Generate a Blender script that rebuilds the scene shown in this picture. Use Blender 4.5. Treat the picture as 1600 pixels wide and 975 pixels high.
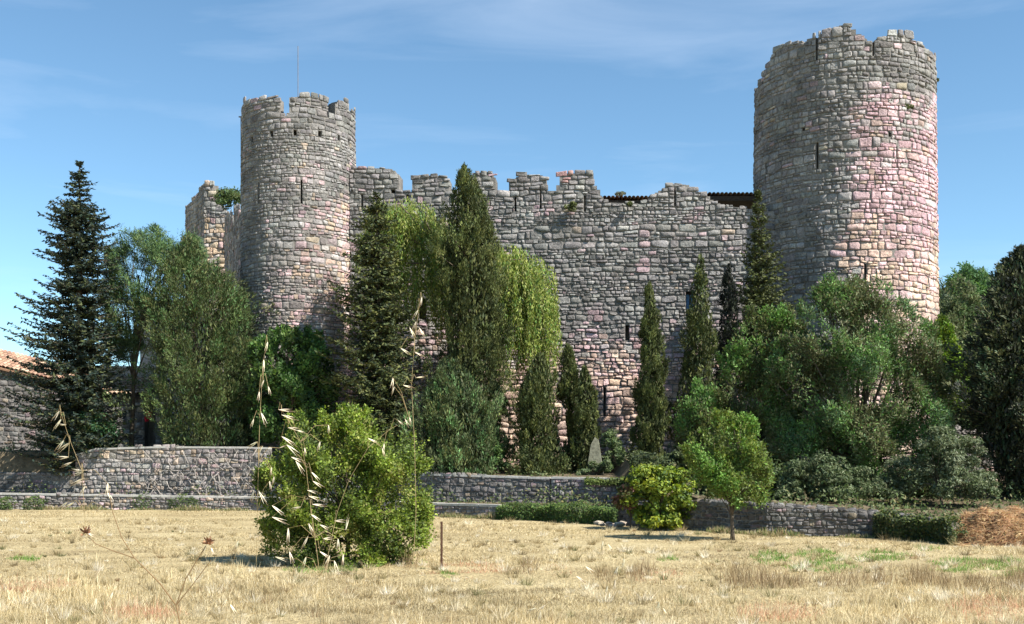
import bpy, math, random
import numpy as np
from math import sin, cos, pi, radians, sqrt, atan2, tan

for o in list(bpy.data.objects):
    bpy.data.objects.remove(o, do_unlink=True)
C = bpy.context.scene.collection
SC = bpy.context.scene

# ------------------------------------------------------------ camera, sky, sun, exposure
EYE, F, CX, HY = 2.2, 1778.0, 800.0, 715.0
cam = bpy.data.cameras.new('camera'); co = bpy.data.objects.new('camera', cam); C.objects.link(co)
co.location = (0, 0, EYE); co.rotation_euler = (pi / 2, 0, 0)
cam.sensor_width = 36; cam.lens = 36 * F / 1600; cam.shift_y = (HY - 487.5) / 1600
cam.clip_start = 0.1; cam.clip_end = 8000
SC.camera = co
SUN_AZ, SUN_EL = radians(121), radians(47)
w = bpy.data.worlds.new('World'); SC.world = w; w.use_nodes = True
nt = w.node_tree; nt.nodes.clear()
out = nt.nodes.new('ShaderNodeOutputWorld'); bg = nt.nodes.new('ShaderNodeBackground')
sky = nt.nodes.new('ShaderNodeTexSky'); sky.sky_type = 'NISHITA'; sky.sun_disc = False
sky.sun_elevation = SUN_EL; sky.sun_rotation = SUN_AZ; sky.altitude = 2000
sky.air_density = 1.0; sky.dust_density = 0.0; sky.ozone_density = 1.8
bg.inputs['Strength'].default_value = 0.08
tc = nt.nodes.new('ShaderNodeTexCoord'); mp = nt.nodes.new('ShaderNodeMapping')
mp.inputs['Scale'].default_value = (1.6, 1.6, 11.0); mp.inputs['Rotation'].default_value = (0.1, 0.22, 0)
n1 = nt.nodes.new('ShaderNodeTexNoise'); n1.inputs['Scale'].default_value = 1.6; n1.inputs['Detail'].default_value = 8
n1.inputs['Roughness'].default_value = 0.55; n1.inputs['Distortion'].default_value = 0.5
cr = nt.nodes.new('ShaderNodeValToRGB'); cr.color_ramp.elements[0].position = 0.5; cr.color_ramp.elements[1].position = 0.8
cr.color_ramp.elements[0].color = (0, 0, 0, 1); cr.color_ramp.elements[1].color = (0.22, 0.22, 0.22, 1)
mx = nt.nodes.new('ShaderNodeMix'); mx.data_type = 'RGBA'; mx.inputs[7].default_value = (6.6, 7.4, 8.6, 1)
tint = nt.nodes.new('ShaderNodeMix'); tint.data_type = 'RGBA'; tint.blend_type = 'MULTIPLY'; tint.inputs[0].default_value = 1
tint.inputs[7].default_value = (0.98, 1.19, 1.15, 1)
L = nt.links.new
L(tc.outputs['Generated'], mp.inputs['Vector']); L(mp.outputs[0], n1.inputs['Vector']); L(n1.outputs['Fac'], cr.inputs[0])
L(sky.outputs[0], tint.inputs[6]); L(tint.outputs[2], mx.inputs[6]); L(cr.outputs[0], mx.inputs[0])
L(mx.outputs[2], bg.inputs['Color']); L(bg.outputs[0], out.inputs['Surface'])
sd = bpy.data.lights.new('sun', 'SUN'); sd.energy = 5.0; sd.angle = radians(0.5); sd.color = (1.0, 0.94, 0.85)
so = bpy.data.objects.new('sun', sd); C.objects.link(so)
so.rotation_euler = (pi / 2 - SUN_EL, 0, pi - SUN_AZ)
SC.view_settings.view_transform = 'Standard'; SC.view_settings.look = 'None'
SC.view_settings.exposure = 1.1; SC.view_settings.gamma = 1
SC.render.engine = 'CYCLES'; SC.render.resolution_x = 1024; SC.render.resolution_y = 624
SC.cycles.max_bounces = 5; SC.cycles.transparent_max_bounces = 8

# ------------------------------------------------------------ helpers
def X(px, Y): return (px - CX) * Y / F
def Zp(py, Y): return EYE + (HY - py) * Y / F
def PX(x, y): return CX + x * F / y
def PY(z, y): return HY - (z - EYE) * F / y
def interp(t, xs, ys): return float(np.interp(t, xs, ys))
def tag(o, label=None, cat=None, group=None, kind=None):
    if label: o['label'] = label
    if cat: o['category'] = cat
    if group: o['group'] = group
    if kind: o['kind'] = kind
    return o
def thing(name, label, cat, loc=(0, 0, 0), group=None):
    o = bpy.data.objects.new(name, None); C.objects.link(o); o.location = loc
    o.empty_display_size = 0.2
    return tag(o, label, cat, group)
def link(name, me, parent=None, kind=None):
    o = bpy.data.objects.new(name, me); C.objects.link(o)
    if parent is not None:
        o.parent = parent
        o.matrix_parent_inverse = PINV(parent)
    if kind: o['kind'] = kind
    return o
from mathutils import Matrix, Vector
def PINV(p):
    l = Vector(p.location)
    if p.parent: l = Vector((0, 0, 0))
    return Matrix.Translation(-l)
def mesh(name, V, Fs, mat, cols=None, smooth=False):
    """V (n,3); Fs list of tuples or (m,k) array; cols (n,3) per vertex"""
    me = bpy.data.meshes.new(name)
    if isinstance(Fs, np.ndarray):
        V = np.asarray(V, dtype=np.float32); k = Fs.shape[1]
        me.vertices.add(len(V)); me.vertices.foreach_set('co', V.ravel())
        me.loops.add(Fs.size); me.loops.foreach_set('vertex_index', Fs.ravel().astype(np.int32))
        me.polygons.add(len(Fs)); me.polygons.foreach_set('loop_start', np.arange(0, Fs.size, k, dtype=np.int32))
        me.polygons.foreach_set('loop_total', np.full(len(Fs), k, dtype=np.int32))
        me.update(calc_edges=True)
    else:
        me.from_pydata([tuple(map(float, v)) for v in V], [], Fs); me.update()
    if cols is not None:
        a = me.color_attributes.new('Col', 'FLOAT_COLOR', 'POINT')
        cc = np.ones((len(me.vertices), 4), dtype=np.float32); cc[:, :3] = np.asarray(cols)
        a.data.foreach_set('color', cc.ravel())
    if smooth: me.polygons.foreach_set('use_smooth', [True] * len(me.polygons))
    me.materials.append(mat)
    return me
class MB:
    def __init__(s): s.V = []; s.F = []; s.C = []
    def add(s, V, F, c=None):
        n = len(s.V); s.V += [tuple(v) for v in V]; s.F += [tuple(i + n for i in f) for f in F]
        s.C += [c if c is not None else (1, 1, 1)] * len(V)
    def box(s, a, b, c=None, sk=0):
        x0, y0, z0 = a; x1, y1, z1 = b
        s.add([(x0, y0, z0), (x1, y0, z0), (x1, y1, z0), (x0, y1, z0), (x0, y0, z1), (x1, y0, z1), (x1, y1, z1), (x0, y1, z1)],
              [(0, 3, 2, 1), (4, 5, 6, 7), (0, 1, 5, 4), (1, 2, 6, 5), (2, 3, 7, 6), (3, 0, 4, 7)], c)
    def tube(s, pts, rad, n=5, c=None, cap=True):
        pts = [Vector(p) for p in pts]; V = []; m = len(pts)
        if not hasattr(rad, '__len__'): rad = [rad] * m
        for i, p in enumerate(pts):
            d = (pts[min(i + 1, m - 1)] - pts[max(i - 1, 0)])
            d = d.normalized() if d.length > 1e-6 else Vector((0, 0, 1))
            a = d.cross(Vector((0.31, 0.95, 0.1))); a = a.normalized() if a.length > 0.1 else d.orthogonal().normalized()
            b = d.cross(a)
            for k in range(n):
                t = 2 * pi * k / n; V.append(p + (a * cos(t) + b * sin(t)) * rad[i])
        Fs = []
        for i in range(m - 1):
            for k in range(n):
                Fs.append((i * n + k, i * n + (k + 1) % n, (i + 1) * n + (k + 1) % n, (i + 1) * n + k))
        if cap: Fs.append(tuple(range(n))[::-1]); Fs.append(tuple((m - 1) * n + k for k in range(n)))
        s.add(V, Fs, c)
    def build(s, name, mat, parent=None, smooth=False, kind=None):
        return link(name, mesh(name, s.V, s.F, mat, s.C, smooth), parent, kind)

# ------------------------------------------------------------ materials
def newmat(name):
    m = bpy.data.materials.new(name); m.use_nodes = True
    t = m.node_tree; t.nodes.clear()
    o = t.nodes.new('ShaderNodeOutputMaterial'); p = t.nodes.new('ShaderNodeBsdfPrincipled')
    t.links.new(p.outputs[0], o.inputs[0]); p.inputs['Roughness'].default_value = 0.95
    p.inputs['Specular IOR Level'].default_value = 0.2
    return m, t, p, o
def surf(name, base=None, attr=True, ns=6.0, lo=0.65, hi=1.25, bump=0.5, bscale=14, bdist=0.03, rough=0.95, ns2=None):
    """colour attribute (or a colour) times grain, plus fine relief"""
    m, t, p, o = newmat(name); N = t.nodes.new; K = t.links.new
    tc = N('ShaderNodeTexCoord'); geo = N('ShaderNodeNewGeometry')
    if attr: a = N('ShaderNodeAttribute'); a.attribute_name = 'Col'; src = a.outputs['Color']
    else: a = N('ShaderNodeRGB'); a.outputs[0].default_value = (*base, 1); src = a.outputs[0]
    no = N('ShaderNodeTexNoise'); no.inputs['Scale'].default_value = ns; no.inputs['Detail'].default_value = 6; no.inputs['Roughness'].default_value = 0.65
    K(geo.outputs['Position'], no.inputs['Vector'])
    mr = N('ShaderNodeMapRange'); mr.inputs[1].default_value = 0.3; mr.inputs[2].default_value = 0.7
    mr.inputs[3].default_value = lo; mr.inputs[4].default_value = hi; K(no.outputs['Fac'], mr.inputs[0])
    mm = N('ShaderNodeMix'); mm.data_type = 'RGBA'; mm.blend_type = 'MULTIPLY'; mm.inputs[0].default_value = 1
    K(src, mm.inputs[6]); K(mr.outputs[0], mm.inputs[7]); c = mm.outputs[2]
    if ns2:
        n2 = N('ShaderNodeTexNoise'); n2.inputs['Scale'].default_value = ns2; n2.inputs['Detail'].default_value = 3
        K(geo.outputs['Position'], n2.inputs['Vector'])
        m3 = N('ShaderNodeMapRange'); m3.inputs[1].default_value = 0.35; m3.inputs[2].default_value = 0.65; m3.inputs[3].default_value = 0.72; m3.inputs[4].default_value = 1.2
        K(n2.outputs['Fac'], m3.inputs[0]); m4 = N('ShaderNodeMix'); m4.data_type = 'RGBA'; m4.blend_type = 'MULTIPLY'; m4.inputs[0].default_value = 1
        K(c, m4.inputs[6]); K(m3.outputs[0], m4.inputs[7]); c = m4.outputs[2]
    K(c, p.inputs['Base Color']); p.inputs['Roughness'].default_value = rough
    if bump:
        nb = N('ShaderNodeTexNoise'); nb.inputs['Scale'].default_value = bscale; nb.inputs['Detail'].default_value = 7; nb.inputs['Roughness'].default_value = 0.7
        K(geo.outputs['Position'], nb.inputs['Vector'])
        b = N('ShaderNodeBump'); b.inputs['Strength'].default_value = bump; b.inputs['Distance'].default_value = bdist
        K(nb.outputs['Fac'], b.inputs['Height']); K(b.outputs[0], p.inputs['Normal'])
    return m
M = {}
M['stone'] = surf('stone', ns=9, lo=0.55, hi=1.3, bump=1.0, bscale=9, bdist=0.07, ns2=0.8)
M['mortar'] = surf('mortar', (0.20, 0.188, 0.172), False, ns=5, lo=0.6, hi=1.3, bump=0.8, bscale=10, bdist=0.05, ns2=0.7)
M['render'] = surf('lime_render', (0.30, 0.29, 0.27), False, ns=2.5, lo=0.55, hi=1.25, bump=0.5, bscale=12, ns2=0.6)
M['tile'] = surf('clay_tile', ns=5, lo=0.7, hi=1.25, bump=0.3)
M['bark'] = surf('bark', (0.10, 0.08, 0.06), False, ns=9, lo=0.5, hi=1.5, bump=0.8, bscale=16)
M['twig'] = surf('dry_twig', (0.34, 0.31, 0.28), False, ns=9, lo=0.6, hi=1.3, bump=0)
M['wood'] = surf('dark_wood', (0.06, 0.045, 0.035), False, ns=12, lo=0.5, hi=1.5, bump=0.4)
M['rust'] = surf('rusty_metal', (0.10, 0.055, 0.035), False, ns=25, lo=0.4, hi=1.5, bump=0.3, bscale=40)
M['metal'] = surf('grey_metal', (0.16, 0.16, 0.17), False, ns=5, lo=0.8, hi=1.2, bump=0, rough=0.5)
M['soil'] = surf('soil', (0.12, 0.095, 0.06), False, ns=4, lo=0.5, hi=1.4, bump=0.8, bscale=10, ns2=0.7)
M['cap'] = surf('cap_stone', (0.42, 0.41, 0.38), False, ns=6, lo=0.7, hi=1.2, bump=0.4)
M['blue'] = surf('blue_glass', (0.05, 0.14, 0.28), False, ns=3, lo=0.8, hi=1.2, bump=0, rough=0.25)
def leafmat(name, trans=0.3, rough=0.6, spec=0.25):
    m, t, p, o = newmat(name); N = t.nodes.new; K = t.links.new
    a = N('ShaderNodeAttribute'); a.attribute_name = 'Col'; K(a.outputs['Color'], p.inputs['Base Color'])
    p.inputs['Roughness'].default_value = rough; p.inputs['Specular IOR Level'].default_value = spec
    if trans:
        tr = N('ShaderNodeBsdfTranslucent'); hs = N('ShaderNodeHueSaturation'); hs.inputs['Saturation'].default_value = 1.15; hs.inputs['Value'].default_value = 1.2
        K(a.outputs['Color'], hs.inputs['Color']); K(hs.outputs[0], tr.inputs['Color'])
        ms = N('ShaderNodeMixShader'); ms.inputs[0].default_value = trans
        K(p.outputs[0], ms.inputs[1]); K(tr.outputs[0], ms.inputs[2]); K(ms.outputs[0], o.inputs[0])
    return m
M['leaf'] = leafmat('leaf'); M['needle'] = leafmat('needle', 0.12, 0.7, 0.2); M['straw'] = leafmat('straw', 0.3, 0.8, 0.15)

# field material: straw colour with mottling
def field_mat():
    m, t, p, o = newmat('dry_field'); N = t.nodes.new; K = t.links.new
    geo = N('ShaderNodeNewGeometry')
    mpn = N('ShaderNodeMapping'); mpn.inputs['Scale'].default_value = (0.5, 1.0, 1); K(geo.outputs['Position'], mpn.inputs['Vector'])
    n1 = N('ShaderNodeTexNoise'); n1.inputs['Scale'].default_value = 0.55; n1.inputs['Detail'].default_value = 8; n1.inputs['Roughness'].default_value = 0.7
    K(mpn.outputs[0], n1.inputs['Vector'])
    r = N('ShaderNodeValToRGB'); e = r.color_ramp.elements
    e[0].position = 0.3; e[0].color = (0.26, 0.20, 0.105, 1); e[1].position = 0.72; e[1].color = (0.51, 0.43, 0.265, 1)
    x = e.new(0.45); x.color = (0.35, 0.28, 0.15, 1); x = e.new(0.58); x.color = (0.43, 0.355, 0.20, 1)
    K(n1.outputs['Fac'], r.inputs[0])
    n2 = N('ShaderNodeTexNoise'); n2.inputs['Scale'].default_value = 14; n2.inputs['Detail'].default_value = 6; K(geo.outputs['Position'], n2.inputs['Vector'])
    mr = N('ShaderNodeMapRange'); mr.inputs[1].default_value = 0.3; mr.inputs[2].default_value = 0.7; mr.inputs[3].default_value = 0.6; mr.inputs[4].default_value = 1.25
    K(n2.outputs['Fac'], mr.inputs[0])
    mm = N('ShaderNodeMix'); mm.data_type = 'RGBA'; mm.blend_type = 'MULTIPLY'; mm.inputs[0].default_value = 1
    K(r.outputs[0], mm.inputs[6]); K(mr.outputs[0], mm.inputs[7]); K(mm.outputs[2], p.inputs['Base Color'])
    b = N('ShaderNodeBump'); b.inputs['Strength'].default_value = 0.9; b.inputs['Distance'].default_value = 0.08
    K(n2.outputs['Fac'], b.inputs['Height']); K(b.outputs[0], p.inputs['Normal'])
    return m
M['field'] = field_mat()

# ------------------------------------------------------------ terrain
LW = [(-140, 49.5), (0, 48.5), (400, 47.5), (680, 42.5), (780, 41.0), (965, 36.8), (1110, 34.0), (1200, 32.3), (1370, 31.4), (1500, 28.8), (1640, 28.4)]
LWx = [X(p, y) for p, y in LW]; LWy = [y for p, y in LW]
UW = [(-140, 50.6), (0, 50.3), (130, 50.2), (420, 49.4), (680, 46.0), (990, 43.8)]
UWx = [X(p, y) for p, y in UW]; UWy = [y for p, y in UW]
def lowy(x): return interp(x, LWx, LWy)
def uppy(x): return interp(x, UWx, UWy)
XR = UWx[-1]
def gz(x, y):
    """height of the ground: flat field, terraces behind the two walls"""
    ly = lowy(x)
    if y < ly + 0.15:
        b = 1.05 * max(0.0, min(1.0, (7.0 - y) / 3.5)) if y < 7 else 0
        return b
    if x < XR and y < uppy(x) + 0.2: return 0.42
    if x < XR:
        f = interp(x, [-12.2, -10.9], [2.45, 1.38])
        return f + interp(y, [uppy(x), 54], [0, 0.5 if x > -11 else 0.1])
    if x > 11.6: return -.12 + interp(y, [33, 46], [0, 1.5])
    h0 = interp(x, [XR, XR + 1.5, 9.5, 11.5, 14], [1.3, 0.72, 0.5, 0.2, 0.1])
    return h0 + interp(y, [ly, ly + 6, 54], [0, 0.4, 1.4]) * (1 if x < 13 else 0.8)
xs = sorted(set([-2500, -900, -300, -120] + list(np.arange(-60, 60.1, 1.5)) + [120, 300, 900, 2500]))
ys = sorted(set([-300, -60, -15] + list(np.arange(-6, 60, 0.75)) + [75, 110, 200, 500, 1200, 4000]))
rng = np.random.default_rng(5)
V = [(x, y, (1.05 * max(0, min(1, (7 - y) / 3.5)) if -20 < y < 7 else (1.05 if y <= -20 else 0)) + (rng.normal(0, 0.015) if 7 < y < 60 else 0)) for y in ys for x in xs]
nx = len(xs)
Fs = [(j * nx + i, j * nx + i + 1, (j + 1) * nx + i + 1, (j + 1) * nx + i) for j in range(len(ys) - 1) for i in range(nx - 1)]
link('field', mesh('field', V, Fs, M['field'], smooth=True), kind='structure')
# terraces: low strip and high ground, each with its own front edge
def strip(name, x0, x1, n, fy, by, mat, m=24, zoff=0):
    V = []; 
    for i in range(n + 1):
        x = x0 + (x1 - x0) * i / n
        a, b = fy(x), by(x)
        for j in range(m + 1):
            y = a + (b - a) * (j / m) ** 1.3
            V.append((x, y, gz(x, max(y, a + 0.25)) + zoff))
        V.append((x, a, -0.3))
    k = m + 2; Fs = []
    for i in range(n):
        for j in range(m): Fs.append((i * k + j, (i + 1) * k + j, (i + 1) * k + j + 1, i * k + j + 1))
        Fs.append((i * k + m + 1, (i + 1) * k + m + 1, (i + 1) * k, i * k))
    return link(name, mesh(name, V, Fs, mat, smooth=True), kind='structure')
strip('low_terrace_ground', -30, XR, 60, lambda x: lowy(x) + 0.2, lambda x: uppy(x) + 0.1, M['soil'], 4)
strip('terrace_ground', -30, XR + 0.001, 80, lambda x: uppy(x) + 0.22, lambda x: 100, M['soil'])
strip('garden_ground', XR, 40, 60, lambda x: lowy(x) + 0.2, lambda x: 100, M['soil'])

# ------------------------------------------------------------ masonry
def core(parent, mapf, u0, u1, v0, topf, th, holes=(), du=0.2, name='mortar', mat=None, w0=0.012, depth=0.7, closed=False):
    us = list(np.arange(u0, u1, du)) + [u1]
    for h in holes: us += [h[0], h[1]]
    us = sorted(set(round(u, 4) for u in us if u0 <= u <= u1)); 
    us = [u for i, u in enumerate(us) if i == 0 or u - us[i - 1] > 1e-3]
    B = MB(); n = len(us) - 1; tops = [topf((us[i] + us[i + 1]) / 2) for i in range(n)]
    q = lambda pts: B.add([mapf(*p) for p in pts], [(0, 1, 2, 3)])
    for i in range(n):
        a, b, t = us[i], us[i + 1], tops[i]; m = (a + b) / 2
        if t <= v0: continue
        hs = sorted([h for h in holes if h[0] <= m <= h[1] and h[2] < t], key=lambda h: h[2])
        v = v0
        for h in hs:
            q([(a, v, w0), (b, v, w0), (b, h[2], w0), (a, h[2], w0)]); tt = min(h[3], t)
            q([(a, h[2], w0), (b, h[2], w0), (b, h[2], -depth), (a, h[2], -depth)])
            q([(a, tt, -depth), (b, tt, -depth), (b, tt, w0), (a, tt, w0)])
            if h[3] < t + 0.5 and not (len(h) > 4 and h[4] == 'through'):
                q([(a, h[2], -depth), (b, h[2], -depth), (b, tt, -depth), (a, tt, -depth)])
            for e, s in ((h[0], a), (h[1], b)):
                if abs(e - s) < 2e-3: q([(s, h[2], w0), (s, h[2], -depth), (s, tt, -depth), (s, tt, w0)])
            v = tt
        if v < t: q([(a, v, w0), (b, v, w0), (b, t, w0), (a, t, w0)])
        q([(a, t, w0), (b, t, w0), (b, t, -th), (a, t, -th)])
        q([(b, v0, -th), (a, v0, -th), (a, t, -th), (b, t, -th)])
        for s, j in ((a, i - 1), (b, i + 1)):
            if 0 <= j < n: tn = tops[j]
            else: tn = tops[j % n] if closed else v0
            if tn < t: q([(s, max(tn, v0), w0), (s, max(tn, v0), -th), (s, t, -th), (s, t, w0)])
    o = B.build(name, mat or M['mortar'], parent)
    return o

FLATS = False
def masonry(parent, mapf, u0, u1, v0, topf, rowf, aspect, colf, rnd, holes=(), gap=0.018, proj=0.07, wave=0.04, limit=300, size=None,
            split=0.08, over=0.3, name='stone', lowpoly=False, cut=None):
    """courses of separate, uneven stones; the largest ones are objects of their own"""
    stones = []
    v = v0; ph = [(rnd.uniform(0, 6), rnd.uniform(0.5, 1.1), rnd.uniform(0, 6), rnd.uniform(1.6, 3)) for _ in range(400)]
    hs_ = []; vv_ = v0
    while len(hs_) < 400: hs_.append(rowf(vv_, rnd)); vv_ += hs_[-1]
    def wv(k, u): a = ph[k]; return .24 * min(hs_[k], hs_[max(0, k - 1)]) * (sin(u * a[1] * 1.3 + a[0]) + 0.6 * sin(u * a[3] * 1.5 + a[2]))
    k = 0; vmax = max(topf(u0 + (u1 - u0) * i / 200) for i in range(201))
    while v < vmax + 0.1 and k < 398:
        h = hs_[k]
        u = u0 - rnd.uniform(0, h)
        while u < u1:
            wd = h * rnd.uniform(*aspect)
            if rnd.random() < 0.1: wd *= 0.6
            a, b = max(u, u0), min(u + wd, u1); u += wd
            if b - a < 0.07: continue
            m = (a + b) / 2; lo = lambda uu: v + wv(k, uu); hi = lambda uu: v + h + wv(k + 1, uu)
            pieces = [(a, b, 0.0, 1.0)]
            if rnd.random() < split and wd > 0.2: 
                sp = rnd.uniform(0.4, 0.6); pieces = [(a, b, 0.0, sp), (a, b, sp, 1.0)]
                if rnd.random() < 0.5: pieces = [(a, b, 0.0, sp), (a, (a + b) / 2, sp, 1.0), ((a + b) / 2, b, sp, 1.0)]
            for (pa, pb, s0, s1) in pieces:
                vc = v + h * (s0 + s1) / 2
                segs = [(pa, pb)]
                for hh in holes:
                    if hh[2] - 0.04 < vc < hh[3] + 0.02:
                        ns = []
                        for (x, y) in segs:
                            if y <= hh[0] or x >= hh[1]: ns.append((x, y)); continue
                            if hh[0] - x > 0.06: ns.append((x, hh[0]))
                            if y - hh[1] > 0.06: ns.append((hh[1], y))
                        segs = ns
                for (x, y) in segs:
                    mm = (x + y) / 2; t = topf(mm)
                    if lo(mm) + h * s0 + h * (s1 - s0) * over > t: continue
                    if cut and cut(mm, vc): continue
                    corners = []
                    for uu, ss in ((x, s0), (y, s0), (y, s1), (x, s1)):
                        l_, h_ = lo(uu), hi(uu); corners.append((uu + rnd.uniform(-.07, .07) * h, l_ + (h_ - l_) * ss + rnd.uniform(-.05, .07) * h))
                    stones.append((corners, (y - x) * h * (s1 - s0), mm, vc))
        v += h; k += 1
    big = sorted(range(len(stones)), key=lambda i: -stones[i][1] * (size(stones[i][2], stones[i][3]) if size else 1))[:limit]
    bigs = set(big); J = MB(); SMO = []
    for i, (c, ar, mm, vc) in enumerate(stones):
        col = colf(mm, vc, rnd)
        W_ = (c[1][0] - c[0][0]) / 2; H_ = (c[3][1] - c[0][1]) / 2
        g = gap * rnd.uniform(0.3, 1.2)
        fx, fy = max(0.5, 1 - g / max(W_, .01)), max(0.5, 1 - g / max(H_, .01))
        cs = rnd.uniform(0.62, 0.92); pr = proj * rnd.uniform(0.55, 1.4); tx, ty = rnd.uniform(-.4, .4) * proj, rnd.uniform(-.4, .3) * proj
        ring = []
        for s, t in ((-1, -cs), (-cs, -1), (cs, -1), (1, -cs), (1, cs), (cs, 1), (-cs, 1), (-1, cs)):
            ring.append((s * fx * rnd.uniform(.9, 1.03), t * fy * rnd.uniform(.88, 1.04)))
        def uv(s, t):
            p = (1 + s) / 2; q = (1 + t) / 2
            ub = c[0][0] * (1 - p) + c[1][0] * p
            va = c[0][1] * (1 - p) + c[1][1] * p; vb = c[3][1] * (1 - p) + c[2][1] * p
            return ub, va * (1 - q) + vb * q
        V = []
        for sc, ww in ((1.0, -0.03), (0.98, 0.55 * pr), (rnd.uniform(0.74, .9), pr)):
            for s, t in ring:
                jj = rnd.uniform(.93, 1.05) if sc < .9 else 1
                uu, vv = uv(s * sc * jj, t * sc * jj)
                V.append(mapf(uu, vv, ww + ((s * tx + t * ty + rnd.uniform(-.2, .2) * proj) if ww > 0 else 0)))
        uu, vv = uv(0, 0); V.append(mapf(uu, vv, pr * rnd.uniform(.85, 1.15)))
        Fs = []
        for r in range(2):
            for q in range(8): Fs.append((r * 8 + q, r * 8 + (q + 1) % 8, r * 8 + 8 + (q + 1) % 8, r * 8 + 8 + q))
        for q in range(8): Fs.append((16 + q, 16 + (q + 1) % 8, 24))
        if i in bigs:
            me = mesh('stone', V, Fs, M['stone'], [col] * len(V), rnd.random() < .6); link(name, me, parent)
        else: J.add(V, Fs, col); SMO += [rnd.random() < .6] * len(Fs)
    if J.V:
        so_ = J.build('stonework', M['stone'], parent, False, 'stuff'); so_.data.polygons.foreach_set('use_smooth', SMO)
    return len(stones)

def jit(c, r, a=0.12):
    k = 1 + r.uniform(-a, a) * 1.5; return tuple(max(0.01, x * k * (1 + r.uniform(-.03, .03))) for x in c)
GREY = [(0.232, 0.224, 0.216), (0.186, 0.18, 0.174), (0.27, 0.262, 0.252), (0.21, 0.203, 0.196), (0.33, 0.322, 0.308), (0.25, 0.242, 0.233)]
PINK = [(0.56, 0.375, 0.41), (0.50, 0.325, 0.36), (0.62, 0.44, 0.475)]
TAN = [(0.56, 0.43, 0.28), (0.51, 0.38, 0.24), (0.58, 0.47, 0.33)]
CREAM = [(0.63, 0.475, 0.375), (0.58, 0.42, 0.335), (0.56, 0.40, 0.31)]
PALE = [(0.43, 0.425, 0.41), (0.38, 0.375, 0.36), (0.48, 0.475, 0.45)]
def mixcol(r, g, p, t, c=0):
    x = r.random() * (g + p + t + c)
    pale = (p + t + c) > .5 * (p + t + c + g); pal = (PALE if pale else GREY) if x < g else PINK if x < g + p else TAN if x < g + p + t else CREAM
    a = [(g * GREY[5][i] + p * PINK[0][i] + t * TAN[0][i] + c * CREAM[0][i]) / (g + p + t + c) for i in range(3)]; q = r.choice(pal)
    if pal is GREY or pal is PALE: q = tuple(q[i] * .65 + a[i] * .35 for i in range(3))
    else: q = tuple(q[i] * .45 + a[i] * .55 for i in range(3))
    return jit(q, r, 0.14)
def sm(x, a, b): return max(0.0, min(1.0, (x - a) / (b - a)))
def blot(x, y, s=1): return sin(x * .051 * s + 1.3) + sin(y * .067 * s + x * .02) + sin((x + y) * .033 * s + 2)

def round_map(cx, cy, b, Rf):
    d0 = (-sin(b), -cos(b)); rt = (cos(b), -sin(b))
    R0 = Rf(8.0)
    def f(u, v, w):
        a = u / R0; r = Rf(v) + w
        return (cx + r * (sin(a) * rt[0] + cos(a) * d0[0]), cy + r * (sin(a) * rt[1] + cos(a) * d0[1]), v)
    return f, R0

# --- right tower
rn = random.Random(11)
BR = math.atan((1318 - 800) / F); YR = 55.0; XRt = X(1318, YR)
RfR = lambda z: 4.27 + (9 - z) * 0.011
mR, RR = round_map(XRt, YR, BR, RfR)
PR = [(1160, 160), (1172, 157), (1180, 140), (1188, 124), (1196, 105), (1205, 86), (1213, 72), (1224, 67), (1236, 69), (1250, 62), (1256, 66), (1262, 59), (1272, 57), (1277, 58),
      (1283, 50), (1290, 44), (1304, 41), (1312, 37), (1330, 41), (1338, 49), (1352, 58), (1366, 66), (1374, 58), (1384, 55), (1398, 50), (1416, 53), (1428, 62), (1436, 66), (1446, 72), (1456, 80), (1466, 92)]
def profile_top(mapf, prof, back=None, lim=None):
    xs_, ys_ = [p[0] for p in prof], [p[1] for p in prof]
    def f(u):
        if lim and abs(u) > lim: return back
        x, y, _ = mapf(u, 15, 0); return Zp(interp(PX(x, y), xs_, ys_), y)
    return f
def uv_of(mapf, px, py, u0, u1):
    """where on a wall a pixel lies"""
    best = min(((abs(PX(*mapf(u0 + (u1 - u0) * i / 600, 8, 0)[:2]) - px), u0 + (u1 - u0) * i / 600) for i in range(601)))
    u = best[1]; return u, Zp(py, mapf(u, 8, 0)[1])
topR = profile_top(mR, PR, 15.8, RR * radians(91))
def slit(mapf, px, y0, y1, wpx, u0, u1, thr=False):
    u, z1 = uv_of(mapf, px, y0, u0, u1); _, z0 = uv_of(mapf, px, y1, u0, u1)
    w_ = wpx / F * 54 / 2
    return (u - w_, u + w_, z0, z1) + (('through',) if thr else ())
a85 = RR * radians(84)
hR = [slit(mR, 1276, 222, 264, 3.2, -a85, a85), slit(mR, 1195, 254, 286, 5, -a85, a85), slit(mR, 1352, 412, 447, 3, -a85, a85), slit(mR, 1451, 404, 442, 2.6, -a85, a85),
      slit(mR, 1403, 228, 262, 2.2, -a85, a85), slit(mR, 1275, 40, 96, 2.6, -a85, a85, True), slit(mR, 1366, 40, 86, 2.6, -a85, a85, True), slit(mR, 1437, 40, 86, 1.8, -a85, a85, True),
      slit(mR, 1254, 196, 204, 4, -a85, a85), slit(mR, 1392, 206, 213, 4, -a85, a85)]
tw = thing('round_tower', 'tall broken-topped round stone tower with pink and cream lower stones, right of the wall', 'tower', (XRt, YR, 1.5))
core(tw, mR, -pi * RR, pi * RR, 0.5, lambda u: topR(u) - 0.03, 1.3, hR, du=0.25, closed=True)
def rowR(v, r):
    x = r.random()
    return r.uniform(0.14, 0.19) if x < .38 else r.uniform(0.2, 0.27) if x < .82 else r.uniform(0.3, 0.38)
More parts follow.
